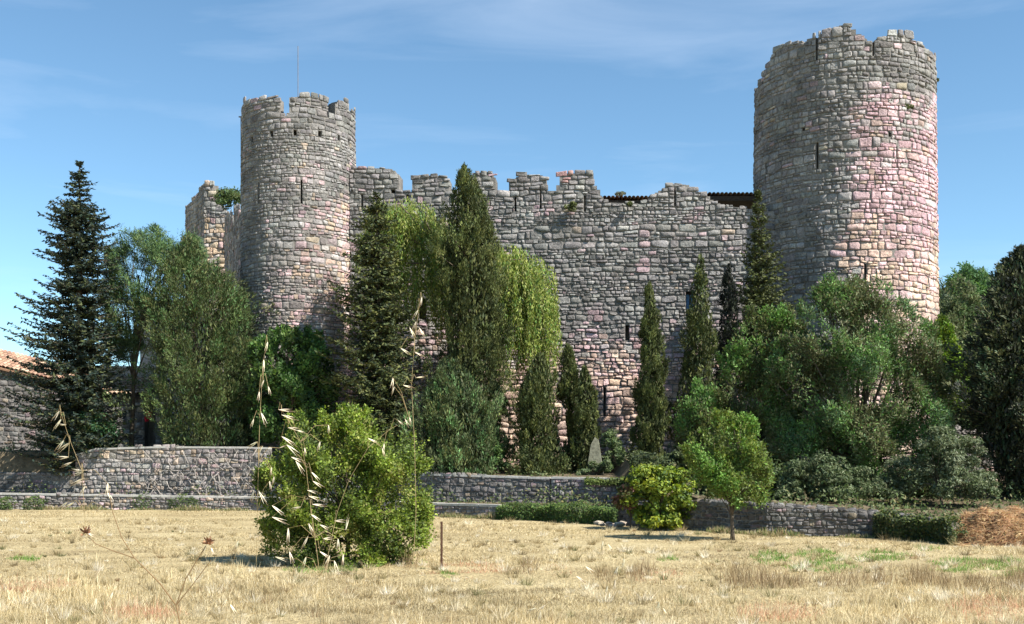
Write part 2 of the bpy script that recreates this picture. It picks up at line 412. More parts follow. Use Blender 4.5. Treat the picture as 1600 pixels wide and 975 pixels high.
def colR(u, v, r):
    x, y, z = mR(u, v, 0); px, py = PX(x, y), PY(v, y)
    b = blot(px, py)
    k = sm(px + b * 9, 1325 - sm(py, 250, 420) * 22, 1395 - sm(py, 200, 400) * 45) * sm(py + b * 14, 130, 215)
    cr_ = sm(py + b * 14, 340, 430) * sm(px + b * 6, 1300, 1345)
    if px < 1300: k = 0
    return mixcol(r, max(0.04, 1 - k) + .04, (k * 1.7 + .02) * (1 - .45 * cr_), .03 + .14 * k + cr_ * .8, cr_ * 1.2 + 0.12 * k)
facing = lambda R0: (lambda u, v: max(0.05, cos(u / R0)) * (1 if v > 5 else 0.35))
masonry(tw, mR, -RR * radians(100), RR * radians(100), 0.6, topR, rowR, (0.95, 2.4), colR, rn, hR, proj=0.056, size=facing(RR), gap=0.015)

# --- left tower
BL = math.atan((467 - 800) / F); YL = 55.5; XLt = X(467, YL)
RfL = lambda z: 2.735 + (9 - z) * 0.004
mL, RL = round_map(XLt, YL, BL, RfL)
crn = 182
PL = [(370, 166), (381, 165), (382, 156), (400, 153), (435, 152), (436, crn - 4), (452, crn - 2), (453, 151), (478, 148), (510, 152), (511, crn), (524, crn), (525, 159), (534, 156), (545, 160), (546, 188), (549, 188), (550, 172), (560, 172)]
def topL_f(u):
    lim = RL * radians(88)
    if abs(u) > lim:
        a = abs(u) / RL; return 18.3 if (a * 4) % 1 < .35 else 19.1
    x, y, _ = mL(u, 18, 0); return Zp(interp(PX(x, y), [p[0] for p in PL], [p[1] for p in PL]), y)
b85 = RL * radians(84)
hL = [slit(mL, 471, 281, 318, 2.6, -b85, b85), slit(mL, 404, 285, 318, 2.6, -b85, b85)]
for px, py in ((424, 209), (461, 207), (500, 209), (530, 215), (393, 218), (546, 222)):
    u, z = uv_of(mL, px, py, -b85, b85); hL.append((u - .08, u + .08, z - .14, z + .14))
tl = thing('round_tower', 'slimmer round stone tower with square battlements and an antenna at the left of the castle', 'tower', (XLt, YL, 1.5))
core(tl, mL, -pi * RL, pi * RL, 0.8, lambda u: topL_f(u) - 0.05, 0.6, hL, du=0.12, closed=True)
def rowL(v, r):
    if v > 17.6: return r.uniform(.2, .3)
    x = r.random(); return r.uniform(0.12, 0.17) if x < .6 else r.uniform(0.17, 0.22) if x < .9 else r.uniform(0.24, 0.3)
def colL(u, v, r):
    x, y, z = mL(u, v, 0); px, py = PX(x, y), PY(v, y); b = blot(px, py, 1.3)
    k = sm(px + b * 14, 455, 540) * sm(py + b * 20, 240, 330) + sm(py, 360, 460) * .45 * sm(px, 410, 440)
    return mixcol(r, 1 - .55 * k + .1, .02 + .45 * k, .02 + .35 * k, .15 * k * sm(py, 300, 400))
masonry(tl, mL, -RL * radians(100), RL * radians(100), 0.9, topL_f, rowL, (1.0, 2.5), colL, rn, hL, proj=0.046, size=facing(RL), gap=0.012, wave=0.03)
# putlog spout on its left
an = MB(); ax = X(465, 55.5)
an.tube([(ax, 55.6, 14), (ax, 55.6, 21.0)], 0.02, 6); an.tube([(ax, 55.6, 21.0), (ax, 55.6, Zp(72, 55.6))], 0.02, 6)
at_ = thing('antenna', 'thin grey rod antenna rising from the battlements of the left tower', 'antenna', (ax, 55.6, 14))
an.build('rod', M['metal'], at_)
br = MB(); br.tube([(ax - .08, 55.6, 19.6), (ax + .08, 55.6, 19.6)], 0.02, 6); br.box((ax - .05, 55.55, 18.9), (ax + .05, 55.65, 19.05)); br.build('clamp', M['metal'], at_)
# drain bracket
db = MB(); p0 = Vector(mL(-RL * radians(86), 18.6, 0)); db.tube([p0 + Vector((0.1, 0, 0)), p0 + Vector((-.16, 0, 0.02))], .035, 6); db.tube([p0 + Vector((-.06, 0, .05)), p0 + Vector((-.04, 0, -4.5))], .02, 6)
db.build('lightning_cable', M['metal'], tl)

# --- front curtain wall
WY0, WY1 = 54.6, 53.0; WX0, WX1 = X(546, WY0), 12.7
WLn = sqrt((WX1 - WX0) ** 2 + (WY1 - WY0) ** 2); wd = ((WX1 - WX0) / WLn, (WY1 - WY0) / WLn); wn = (wd[1], -wd[0])
mW = lambda u, v, w: (WX0 + wd[0] * u + wn[0] * w, WY0 + wd[1] * u + wn[1] * w, v)
PW = [(540, 264), (560, 262), (600, 263), (612, 264), (620, 270), (622, 276), (623, 300), (645, 300), (646, 278), (655, 273), (695, 275), (700, 280), (701, 302), (738, 302), (739, 270), (768, 268), (772, 278), (773, 303), (796, 303), (797, 284), (806, 278), (815, 272), (850, 274), (853, 285), (854, 298), (868, 298), (869, 290), (875, 288), (876, 271), (925, 270), (926, 288), (934, 292), (938, 305), (948, 316), (1000, 318), (1012, 312), (1022, 303), (1034, 296), (1045, 288), (1060, 287), (1076, 289), (1082, 296), (1092, 300), (1104, 304), (1112, 312), (1124, 318), (1150, 324), (1200, 330)]
topW = profile_top(mW, PW)
hW = [slit(mW, 566, 302, 326, 2.4, 0, WLn), slit(mW, 805, 305, 330, 2.4, 0, WLn), slit(mW, 845, 297, 327, 2, 0, WLn), slit(mW, 914, 306, 330, 2.6, 0, WLn), slit(mW, 1055, 294, 322, 2.4, 0, WLn),
      slit(mW, 980, 508, 532, 6, 0, WLn), slit(mW, 945, 605, 652, 3.5, 0, WLn), slit(mW, 1079, 455, 494, 14, 0, WLn), slit(mW, 614, 296, 302, 6, 0, WLn, True), slit(mW, 637, 304, 316, 4, 0, WLn, True), slit(mW, 660, 466, 500, 12, 0, WLn)]
tm = thing('curtain_wall', 'long grey stone curtain wall with worn battlements between the two round towers', 'wall', (WX0, WY0, 1.5))
core(tm, mW, 0, WLn, 0.8, lambda u: topW(u) - 0.01, 1.1, hW, du=0.16)
def rowW(v, r):
    if v < 5.5: return r.uniform(.22, .33)
    if v > 13.9: return r.uniform(.17, .26)
    x = r.random(); return r.uniform(0.14, 0.19) if x < .5 else r.uniform(0.19, 0.25) if x < .9 else r.uniform(0.27, 0.33)
def colW(u, v, r):
    x, y, z = mW(u, v, 0); px, py = PX(x, y), PY(v, y); b = blot(px, py, 1.6)
    k = sm(py + b * 9, 485, 590); c = sm(py + b * 8, 530, 620)
    if 873 < px < 892 and 268 < py < 285: return jit((0.42, 0.27, 0.25), r)
    pk = .03 + (.35 if b > 1.9 else 0)
    return mixcol(r, 1.05 - k * 1.0, pk + .5 * k - .15 * c, .01 + .22 * c, .1 * k + 1.1 * c)
masonry(tm, mW, 0, WLn, 0.9, topW, rowW, (1.05, 2.7), colW, rn, hW, proj=0.062, gap=0.017, wave=0.035, size=lambda u, v: 1 if v > 4 else .6)
bw = MB(); u, z0 = uv_of(mW, 1079, 492, 0, WLn); _, z1 = uv_of(mW, 1079, 457, 0, WLn)
for (a, b, c, d, m) in ((-.21, .21, z0, z1, 'blue'),):
    p = mW(u, 0, -0.35); bw.box((p[0] + a, p[1], c), (p[0] + b, p[1] + .02, d))
wn_ = bw.build('window_pane', M['blue'], tm)
wf = MB()
for a, b, c, d in ((-.21, -.17, z0, z1), (.17, .21, z0, z1), (-.17, .17, z0, z0 + .05), (-.17, .17, z1 - .05, z1), (-.02, .02, z0 + .05, z1 - .05)):
    p = mW(u, 0, -0.3); wf.box((p[0] + a, p[1], c), (p[0] + b, p[1] + .04, d))
wf.build('window_frame', M['wood'], tm)

# --- west side: far square tower and shaded side wall
def wallmap(p0, p1):
    l = sqrt((p1[0] - p0[0]) ** 2 + (p1[1] - p0[1]) ** 2); d = ((p1[0] - p0[0]) / l, (p1[1] - p0[1]) / l); n = (d[1], -d[0])
    return (lambda u, v, w: (p0[0] + d[0] * u + n[0] * w, p0[1] + d[1] * u + n[1] * w, v)), l
def colG(u, v, r): return mixcol(r, 1, .06, .08)
def row2(a, b): return lambda v, r: r.uniform(a, b)
YS = 78.0
cS = (X(319, YS), YS); rS = (X(358, YS - .3), YS - .3); lS = (X(290, YS + 5), YS + 5)
sq = thing('square_tower', 'ruined square stone tower with a jagged top behind the left round tower', 'tower', (cS[0], cS[1], 2))
m1, l1 = wallmap(cS, rS); m2, l2 = wallmap(lS, cS)
t1 = profile_top(m1, [(318, 286), (333, 287), (334, 312), (339, 318), (349, 326), (358, 336)]); t2 = profile_top(m2, [(290, 322), (296, 318), (305, 306), (310, 302), (314, 290), (319, 286)])
core(sq, m1, 0, l1, 2, lambda u: t1(u) - .08, 1, du=.2); core(sq, m2, 0, l2 - 0.05, 2, lambda u: t2(u) - .08, 1, du=.3)
def colS(u, v, r): 
    py = PY(v, YS); return mixcol(r, 1 - .7 * sm(py, 335, 350), .05 + .25 * sm(py, 335, 350), .04 + .8 * sm(py, 335, 350))
masonry(sq, m1, 0, l1, 2.1, t1, row2(.26, .42), (.9, 1.9), colS, rn, proj=.09, limit=80, cut=lambda u, v: v < 8)
masonry(sq, m2, 0, l2, 2.1, t2, row2(.25, .36), (1.2, 2.4), colG, rn, proj=.05, limit=60, cut=lambda u, v: v < 8)
sw = thing('curtain_wall', 'shaded side wall with battlements running back from the left round tower to the square tower', 'wall', (-12, 57, 2))
pA, pB = (X(352, 76), 76.0), (X(384, 57), 57.0)
m3, l3 = wallmap(pA, pB)
t3 = profile_top(m3, [(350, 345), (353, 345), (355, 336), (363, 334), (364, 350), (366, 350), (367, 330), (371, 325), (374, 326), (375, 334), (384, 334)])
core(sw, m3, 0, l3, 1.5, lambda u: t3(u) - .06, 1, du=.3)
masonry(sw, m3, 0, l3, 1.6, t3, row2(.25, .38), (1.3, 2.8), colG, rn, proj=.06, limit=100, cut=lambda u, v: v < 6)
wg = thing('rear_wing', 'plain grey castle wing with a flat wall end hidden behind the bushy cypress', 'building', (X(255, 82), 82, 2))
m4, l4 = wallmap((X(219, 83), 83), (X(330, 82), 82))
core(wg, m4, 0, l4, 1.5, lambda u: Zp(470, 83), 5, du=1.0, mat=M['render'])
masonry(wg, m4, 0, l4, 2, lambda u: Zp(470, 83), row2(.35, .5), (1.2, 2.4), colG, rn, proj=.03, limit=60)

# --- roofs seen over the curtain wall
def tiles(parent, x0, x1, y0, z0, y1, z1, w_=.2, name='roof_tiles', n=None, cols=((.45, .24, .14), (.5, .3, .18), (.38, .2, .13), (.52, .36, .24)), rnd=random.Random(3)):
    """rows of half round clay tiles from the eave (y0,z0) up to the ridge (y1,z1)"""
    B = MB(); k = int((x1 - x0) / w_); sl = sqrt((y1 - y0) ** 2 + (z1 - z0) ** 2); m = max(1, int(sl / .38))
    dy, dz = (y1 - y0) / sl, (z1 - z0) / sl
    for i in range(k):
        xc = x0 + (i + .5) * w_
        for j in range(m):
            s0 = j * sl / m; s1 = (j + 1.12) * sl / m; c = jit(rnd.choice(cols), rnd); V = []
            for s, rr, lift in ((s0, .1, .045), (s1, .085, .01)):
                for q in range(5):
                    a = pi * q / 4; V.append((xc - cos(a) * rr * w_ / .2, y0 + dy * s - dz * (sin(a) * rr + lift), z0 + dz * s + dy * (sin(a) * rr + lift)))
            B.add(V, [(q, q + 1, q + 6, q + 5) for q in range(4)], c)
    B.box((x0, min(y0, y1), 0), (x0, min(y0, y1), 0)) if False else None
    return B.build(name, M['tile'], parent, True, 'stuff')
def slab(parent, name, x0, x1, y0, z0, y1, z1, th, mat):
    B = MB(); B.add([(x0, y0, z0), (x1, y0, z0), (x1, y1, z1), (x0, y1, z1), (x0, y0, z0 - th), (x1, y0, z0 - th), (x1, y1, z1 - th), (x0, y1, z1 - th)],
                    [(0, 1, 2, 3), (7, 6, 5, 4), (0, 4, 5, 1), (1, 5, 6, 2), (2, 6, 7, 3), (3, 7, 4, 0)])
    return B.build(name, mat, parent)
r1 = thing('tiled_roof', 'low reddish clay tiled roof showing over the broken middle of the curtain wall', 'roof', (X(975, 56), 56, 14))
za = Zp(313, 55.5); slab(r1, 'deck', X(915, 55.5), X(1022, 55.5), 55.3, za - .05, 59, za + .3, .12, M['wood'])
tiles(r1, X(915, 55.5), X(1022, 55.5), 55.1, za + .0, 58, za + .28)
r2 = thing('tiled_roof', 'dark low roof edge between the curtain wall and the right round tower', 'roof', (X(1130, 56), 56, 14))
zb = Zp(311, 55.2); slab(r2, 'deck', X(1085, 55.2), X(1195, 55.2), 55.1, zb + .12, 59, zb + .35, .22, M['wood'])
tiles(r2, X(1085, 55.2), X(1195, 55.2), 54.95, zb + .14, 58.5, zb + .38, cols=((.32, .22, .16), (.27, .19, .15), (.36, .25, .18)))

# --- outbuilding with lean-to, far left house
ob = thing('outbuilding', 'small stone outbuilding with a lean-to clay tile roof and a dark doorway', 'building', (X(200, 58), 58, 2.5))
Yb = 58.0
m5, l5 = wallmap((X(128, Yb), Yb), (X(262, Yb), Yb)); hb = [(X(226, Yb) - X(128, Yb), X(243, Yb) - X(128, Yb), 2.3, Zp(628, Yb))]
t5 = lambda u: Zp(616, Yb)
def colD(u, v, r): return mixcol(r, 1, .03, .12)
core(ob, m5, 0, l5, 2.2, t5, .5, hb, du=.3, depth=.9)
masonry(ob, m5, 0, l5, 2.3, lambda u: t5(u) - .1, row2(.17, .3), (1, 2.2), colD, rn, hb, proj=.05, limit=120)
m6, l6 = wallmap((X(140, 61), 61), (X(252, 61), 61))
core(ob, m6, 0, l6, 2.2, lambda u: Zp(575, 61), .5, du=.5, mat=M['render'], name='upper_wall')
cp = MB(); cp.box((X(138, 61), 60.9, Zp(575, 61) + .002), (X(253, 61), 61.6, Zp(575, 61) + .1)); cp.build('coping', M['cap'], ob)
slab(ob, 'roof_deck', X(150, Yb), X(238, Yb), Yb - .25, Zp(619, Yb), 60.93, Zp(590, 61) - .1, .14, M['wood'])
tiles(ob, X(150, Yb), X(238, Yb), Yb - .35, Zp(617, Yb), 60.9, Zp(590, 61), w_=.24, cols=((.5, .36, .24), (.44, .27, .17), (.56, .43, .31), (.36, .25, .18)))
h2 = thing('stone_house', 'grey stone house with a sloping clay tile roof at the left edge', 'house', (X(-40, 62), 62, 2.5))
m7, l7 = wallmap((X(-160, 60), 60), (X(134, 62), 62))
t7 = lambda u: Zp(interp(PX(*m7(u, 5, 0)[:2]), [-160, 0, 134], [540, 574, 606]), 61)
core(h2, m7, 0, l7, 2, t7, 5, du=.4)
masonry(h2, m7, 0, l7, 2.1, lambda u: t7(u) - .1, row2(.2, .34), (1, 2.2), lambda u, v, r: tuple(q * .6 for q in colG(u, v, r)), rn, proj=.05, limit=100)  # stone colour darkened to paint in the shade of the trees
B = MB()
for i in range(20):
    a, b = l7 * i / 20, l7 * (i + 1) / 20; pa_, pb_ = m7(a, 5, .3), m7(b, 5, .3)
    B.add([(pa_[0], pa_[1], t7(a) - .03), (pb_[0], pb_[1], t7(b) - .03), (pb_[0], pb_[1] + 3.2, t7(b) + .92), (pa_[0], pa_[1] + 3.2, t7(a) + .92)], [(0, 1, 2, 3)], (.22, .13, .08))
    B.add([(pa_[0], pa_[1], t7(a) - .12), (pb_[0], pb_[1], t7(b) - .12), (pb_[0], pb_[1], t7(b) - .03), (pa_[0], pa_[1], t7(a) - .03)], [(0, 1, 2, 3)], (.22, .13, .08))
B.build('roof_deck', M['tile'], h2)
B = MB(); rr = random.Random(4)
for j in range(44):
    for i in range(7):
        u0_ = l7 * (j + .5) / 44; xa, ya, _ = m7(u0_, 5, .25); 
        c = jit(rr.choice(((.36, .23, .16), (.42, .30, .22), (.28, .17, .12))), rr)
        V = []
        for s, g in ((i * .4, .1), (i * .4 + .46, .08)):
            for q in range(5):
                a = pi * q / 4; V.append((xa - cos(a) * g * 1.3, ya + s, t7(u0_) + .05 + s * .3 + sin(a) * g))
        B.add(V, [(q, q + 1, q + 6, q + 5) for q in range(4)], c)
B.build('roof_tiles', M['tile'], h2, True, 'stuff')

# --- garden walls
def polywall(pts):
    cum = [0]
    for i in range(1, len(pts)): cum.append(cum[-1] + sqrt((pts[i][0] - pts[i - 1][0]) ** 2 + (pts[i][1] - pts[i - 1][1]) ** 2))
    def f(u, v, w):
        x = interp(u, cum, [p[0] for p in pts]); y = interp(u, cum, [p[1] for p in pts])
        e = .3; x1, y1 = interp(u + e, cum, [p[0] for p in pts]), interp(u + e, cum, [p[1] for p in pts]); x0, y0 = interp(u - e, cum, [p[0] for p in pts]), interp(u - e, cum, [p[1] for p in pts])
        l = sqrt((x1 - x0) ** 2 + (y1 - y0) ** 2) or 1; d = ((x1 - x0) / l, (y1 - y0) / l)
        return (x + d[1] * w, y - d[0] * w, v)
    return f, cum[-1]
def gwall(label, pxy, topprof, rows, asp, colf, th=.45, z0=-.05, limit=300, cap=None, proj=.05, gap=.012, cut=None, seed=1):
    pts = [(X(p, y), y) for p, y in pxy]; f, l = polywall(pts)
    t = thing('garden_wall', label, 'wall', (pts[0][0], pts[0][1], max(0, z0)))
    tf = lambda u: (lambda q: Zp(interp(PX(q[0], q[1]), [a for a, b in topprof], [b for a, b in topprof]), q[1]))(f(u, 1, 0))
    core(t, f, 0, l, z0, lambda u: tf(u) - .04, th, du=.3)
    r = random.Random(seed)
    masonry(t, f, 0, l, z0, tf, rows, asp, colf, r, proj=proj, gap=gap, wave=.02, limit=limit, cut=cut, over=.45)
    if cap == 'rubble':
        g = lambda u, v, w: f(u, tf(min(max(u, 0), l)) - .04 + w, -v)
        masonry(t, g, 0, l, 0.0, lambda u: th, row2(.14, .22), (1, 1.9), colf, r, proj=.07, gap=.012, wave=.01, limit=0, over=.3)
    elif cap:
        n = int(l / .9); 
        for i in range(n):
            B = MB(); a, b = l * i / n + .01, l * (i + 1) / n - .01; za_, zb_ = tf(a) - .03, tf(b) - .03
            lo = [f(a, za_, .06), f(b, zb_, .06), f(b, zb_, -th - .03), f(a, za_, -th - .03)]
            B.add(lo + [(p[0], p[1], p[2] + .08 + r.uniform(-.01, .01)) for p in lo], [(3, 2, 1, 0), (4, 5, 6, 7), (0, 1, 5, 4), (1, 2, 6, 5), (2, 3, 7, 6), (3, 0, 4, 7)])
            B.build('coping_stone', M['cap'], t)
    return t, f, l, tf
def colP(u, v, r): return mixcol(r, 1, .12, .1, .03)
def colK(u, v, r): return tuple(x * .62 for x in mixcol(r, 1, .04, .04))  # darkened stone tone: tree shade painted into the shaded garden walls
gwall('long low field wall with pale coping along the left of the meadow', [(-60, 49.0), (0, 48.5), (400, 47.5), (680, 42.5), (782, 41.0)], [(-60, 772), (0, 772), (400, 778), (680, 788), (782, 791)], row2(.1, .16), (1.1, 2.4), colP, cap='c', limit=300, seed=2, th=.4)
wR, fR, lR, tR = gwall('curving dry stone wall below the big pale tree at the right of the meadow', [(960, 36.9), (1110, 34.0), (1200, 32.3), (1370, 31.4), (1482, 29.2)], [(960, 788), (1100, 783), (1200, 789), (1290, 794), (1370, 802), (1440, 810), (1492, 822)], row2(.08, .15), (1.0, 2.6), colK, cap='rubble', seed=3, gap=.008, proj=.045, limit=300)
u1w, fu1, lu1, tu1 = gwall('tall rubble terrace wall with dry vines on it left of the round bush', [(118, 50.25), (420, 49.4)], [(118, 712), (150, 702), (250, 699), (400, 700), (420, 701)], row2(.14, .24), (.9, 2.0), lambda u, v, r: mixcol(r, 1, .12, .16 + (.5 if v > 2.2 and u < 4 else 0), .03), z0=.3, seed=4, cap='c')
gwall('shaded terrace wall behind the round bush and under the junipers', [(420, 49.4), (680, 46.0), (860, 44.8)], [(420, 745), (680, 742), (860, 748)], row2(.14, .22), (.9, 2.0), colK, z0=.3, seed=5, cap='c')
gwall('sunlit stretch of terrace wall above the clipped hedge', [(861, 44.75), (990, 43.8)], [(861, 747), (990, 750)], row2(.12, .2), (.9, 2.0), lambda u, v, r: mixcol(r, 1, .2, .02), z0=.3, seed=6, cap='c')
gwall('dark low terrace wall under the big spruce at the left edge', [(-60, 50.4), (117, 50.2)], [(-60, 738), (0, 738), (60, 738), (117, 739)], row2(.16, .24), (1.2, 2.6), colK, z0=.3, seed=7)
gwall('half hidden rubble wall among trees at the right edge', [(1440, 45.5), (1660, 44.0)], [(1440, 690), (1500, 672), (1560, 668), (1660, 690)], row2(.2, .34), (.8, 1.8), lambda u, v, r: mixcol(r, .7, .2, .05, .5), z0=.3, seed=8, th=.6)

# ------------------------------------------------------------ foliage
R = np.random.default_rng(77)
def unit(v): return v / (np.linalg.norm(v, axis=-1, keepdims=True) + 1e-9)
def cards(c, d, n, L_, W_):
    """kite shaped leaves: centre, long axis, normal, length, width"""
    d = unit(d); s = unit(np.cross(n, d)); N = len(c); L_ = np.broadcast_to(L_, N)[:, None]; W_ = np.broadcast_to(W_, N)[:, None]
    V = np.stack([c - d * L_ / 2, c + s * W_ / 2 - d * L_ * .08, c + d * L_ / 2, c - s * W_ / 2 - d * L_ * .08], 1)
    return V
def leafobj(name, Vq, cols, mat, parent, kind=None):
    N = len(Vq); V = Vq.reshape(-1, 3); Fc = np.arange(N * 4).reshape(N, 4)
    cc = np.repeat(np.clip(cols, .004, 1), 4, axis=0)
    return link(name, mesh(name, V, Fc, mat, cc), parent, kind)
def pal(P, idx, jitter=.15, rg=R):
    P = np.array(P); c = P[idx]; return c * (1 + rg.uniform(-jitter, jitter, (len(idx), 1))) * (1 + rg.uniform(-.06, .06, (len(idx), 3)))
def lumps(lobes, nsub, nleaf, leaf, P, rsub=.33, aspect=.5, flat=.0, outer=.5, jitter=.2, wts=None, sag=0):
    """leaf clumps spread through lobes (x,y,z,rx,ry,rz)"""
    Vs, Cs, centers = [], [], []
    rsub *= 1.2; nleaf *= 1.45; leaf *= 1.12
    for (x, y, z, rx, ry, rz) in lobes:
        k = int(nsub * 1.35); dr = unit(R.normal(size=(k, 3))); dr[:, 2] = np.where(dr[:, 2] < -.75, -dr[:, 2], dr[:, 2])
        rad = R.uniform(outer, 1.0, (k, 1)) ** .7
        cen = np.array([x, y, z]) + dr * rad * np.array([rx, ry, rz]) * (1 - rsub * .35)
        rs = np.array([rx, ry, rz]).mean() * rsub * R.uniform(.6, 1.25, k)
        for i in range(k):
            n = int(nleaf * R.uniform(.6, 1.4)); u = unit(R.normal(size=(n, 3))); rr = R.uniform(.35, 1.08, (n, 1)) ** .5
            p = cen[i] + u * rr * rs[i] * np.array([1.15, 1.15, .8]); p[:, 2] -= sag * rr[:, 0] ** 2 * rs[i]
            nn = unit(u * .55 + np.array([0, 0, .35]) + R.normal(size=(n, 3)) * .55); d = np.cross(nn, R.normal(size=(n, 3)))
            if flat: d = d + np.array([0, 0, flat])
            ls = leaf * R.uniform(.6, 1.35, n)
            Vs.append(cards(p, d, nn, ls, ls * aspect))
            pi_ = R.choice(len(P), p=wts); idx = np.where(R.random(n) < .6, pi_, R.choice(len(P), n, p=wts))
            Cs.append(pal(P, idx, jitter) * R.uniform(.78, 1.2))
            centers.append(cen[i])
    return np.concatenate(Vs), np.concatenate(Cs), centers
def limbs(parent, base, top, targets, r0, rnd, name='trunk', twigs=True, mat=None):
    B = MB(); base = Vector(base); top = Vector(top); pts = [base]
    for i in range(1, 6):
        t = i / 5; pts.append(base.lerp(top, t) + Vector((rnd.uniform(-1, 1), rnd.uniform(-1, 1), 0)) * r0 * .5)
    B.tube(pts, [r0 * (1.25 if i == 0 else 1 - .11 * i) for i in range(6)], 8)
    for t in targets:
        t = Vector(t); s = rnd.uniform(.45, 1.0); a = pts[int(s * 5)]; m_ = a.lerp(t, .5) + Vector((rnd.uniform(-.2, .2), rnd.uniform(-.2, .2), rnd.uniform(-.1, .3)))
        ra = r0 * .4; B.tube([a, a.lerp(m_, .5) + Vector((0, 0, .05)), m_, t], [ra, ra * .7, ra * .5, ra * .2], 5)
    return B.build(name, mat or M['bark'], parent, True)
def broadleaf(name, label, cat, basepx, Y, lobes_px, nsub, nleaf, leaf, P, r0=.15, zbase=None, trunk_to=None, group=None, ry=.8, aspect=.5, rsub=.33, wts=None, outer=.5, mat='leaf', seed=1, jitter=.2, twigs=14, flat=0, sag=0):
    x = X(basepx, Y); z = gz(x, Y) if zbase is None else zbase
    t = thing(name, label, cat, (x, Y, z), group); rnd = random.Random(seed); lob = []
    for l in lobes_px:
        px, py, rx, rz = l[:4]; yy = Y + (l[4] if len(l) > 4 else rnd.uniform(-.5, .5) * rx / F * Y)
        k = yy / F; lob.append((X(px, yy), yy, Zp(py, yy), rx * k, max(rx, rz) * k * ry, rz * k))
    Vq, cc, cen = lumps(lob, nsub, nleaf, leaf, P, rsub, aspect, wts=wts, outer=outer, jitter=jitter, flat=flat, sag=sag)
    leafobj('crown', Vq, cc, M[mat], t)
    mz = np.mean([l[2] for l in lob]); mxx = np.mean([l[0] for l in lob])
    tgt = [l[:3] for l in lob] + rnd.sample([tuple(c) for c in cen], min(twigs, len(cen)))
    limbs(t, (x, Y, z - .1), (x * .5 + mxx * .5, Y, trunk_to if trunk_to else z + (mz - z) * .8), tgt, r0, rnd)
    return t

SPR = [(.026, .044, .032), (.036, .056, .03), (.02, .034, .03), (.055, .072, .032), (.04, .05, .03)]
def spruce(label, apex, basepx, basey, Y, prof, nwh, P=SPR, seed=1, r0=.14, tw=.17, upt=.25, droop=.18, name='spruce_tree', cat='tree', dens=1.0, nbr=(7, 10)):
    """tiered conifer: prof = half widths in pixels (y, left, right)"""
    rg = np.random.default_rng(seed); x0 = X(basepx, Y); z0 = gz(x0, Y); xa = X(apex[0], Y); za = Zp(apex[1], Y); k = Y / F
    t = thing(name, label, cat, (x0, Y, z0)); B = MB()
    B.tube([(x0 + (xa - x0) * s, Y, z0 - .1 + (za - z0) * s) for s in np.linspace(0, 1, 8)], [r0 * (1 - .95 * s) + .008 for s in np.linspace(0, 1, 8)], 8)
    ys_ = [p[0] for p in prof]; zb = Zp(ys_[-1], Y); cs, ds, ns, Ls, Ws, ci = [], [], [], [], [], []
    for wi in range(nwh):
        s = (wi + rg.uniform(-.3, .3)) / nwh; s = max(0, s); z = za - .1 - (za - zb) * s ** .92; zw = z
        py = PY(z, Y); rl, rr_ = np.interp(py, ys_, [p[1] for p in prof]) * k, np.interp(py, ys_, [p[2] for p in prof]) * k
        nb = int(rg.integers(*nbr) * 2.1); wf_ = rg.uniform(.75, 1.12); off = rg.uniform(0, 6); xc = x0 + (xa - x0) * (z - z0) / (za - z0)
        for b in range(nb):
            th = off + 2 * pi * b / nb + rg.uniform(-.25, .25); c_ = cos(th); z = zw + rg.uniform(-.5, .5) * (za - zb) / nwh * 1.1
            Lb = (rr_ if c_ > 0 else rl) * abs(c_) + (rl + rr_) / 2 * (1 - abs(c_)); Lb *= rg.uniform(.5, 1.12) * wf_
            if Lb < .08: Lb = .08
            dz = droop * Lb * rg.uniform(.4, 1.4); pts = []
            for q in np.linspace(0, 1, 6):
                pts.append((xc + c_ * Lb * q, Y + sin(th) * Lb * q, z - dz * sin(q * 2.2) * .8 + upt * Lb * q * q * .7))
            B.tube(pts, [r0 * .16 * (1 - q * .8) * min(1, Lb) for q in np.linspace(0, 1, 6)], 3, cap=False)
            pts = np.array(pts); nt_ = max(4, int(Lb / .065 * dens)); side = np.array([-sin(th), c_, 0]); fw = np.array([c_, sin(th), 0])
            for j in range(nt_):
                q = .12 + .88 * (j + rg.random()) / nt_; p = np.array([np.interp(q, np.linspace(0, 1, 6), pts[:, a]) for a in range(3)])
                sl = min(.42, .34 * Lb) * (1.05 - q * .75) * rg.uniform(.6, 1.2); sg = 1 if j % 2 else -1
                if rg.random() < .2: sl *= 1.35
                dd = side * sg * .8 + fw * .65 + np.array([0, 0, rg.uniform(-.35, .12)])
                dd /= np.linalg.norm(dd); m_ = max(2, int(sl / .07))
                base_c = int(rg.integers(len(P)))
                for e in range(m_):
                    f = (e + .6) / m_; cs.append(p + dd * sl * f + rg.normal(size=3) * .02); ds.append(dd + rg.normal(size=3) * .45); ns.append(np.array([0, 0, 1]) + rg.normal(size=3) * .7)
                    Ls.append(tw * rg.uniform(.7, 1.3)); Ws.append(.08 * rg.uniform(.7, 1.4)); ci.append(base_c if rg.random() < .7 else int(rg.integers(len(P))))
            cs.append(pts[-1]); ds.append(pts[-1] - pts[-2]); ns.append(np.array([0, 0, 1.])); Ls.append(tw * 1.3); Ws.append(.05); ci.append(0)
    Vq = cards(np.array(cs), np.array(ds), np.array(ns), np.array(Ls), np.array(Ws))
    leafobj('crown', Vq, pal(P, np.array(ci), .25, rg), M['needle'], t); B.build('trunk', M['bark'], t, True)
    return t
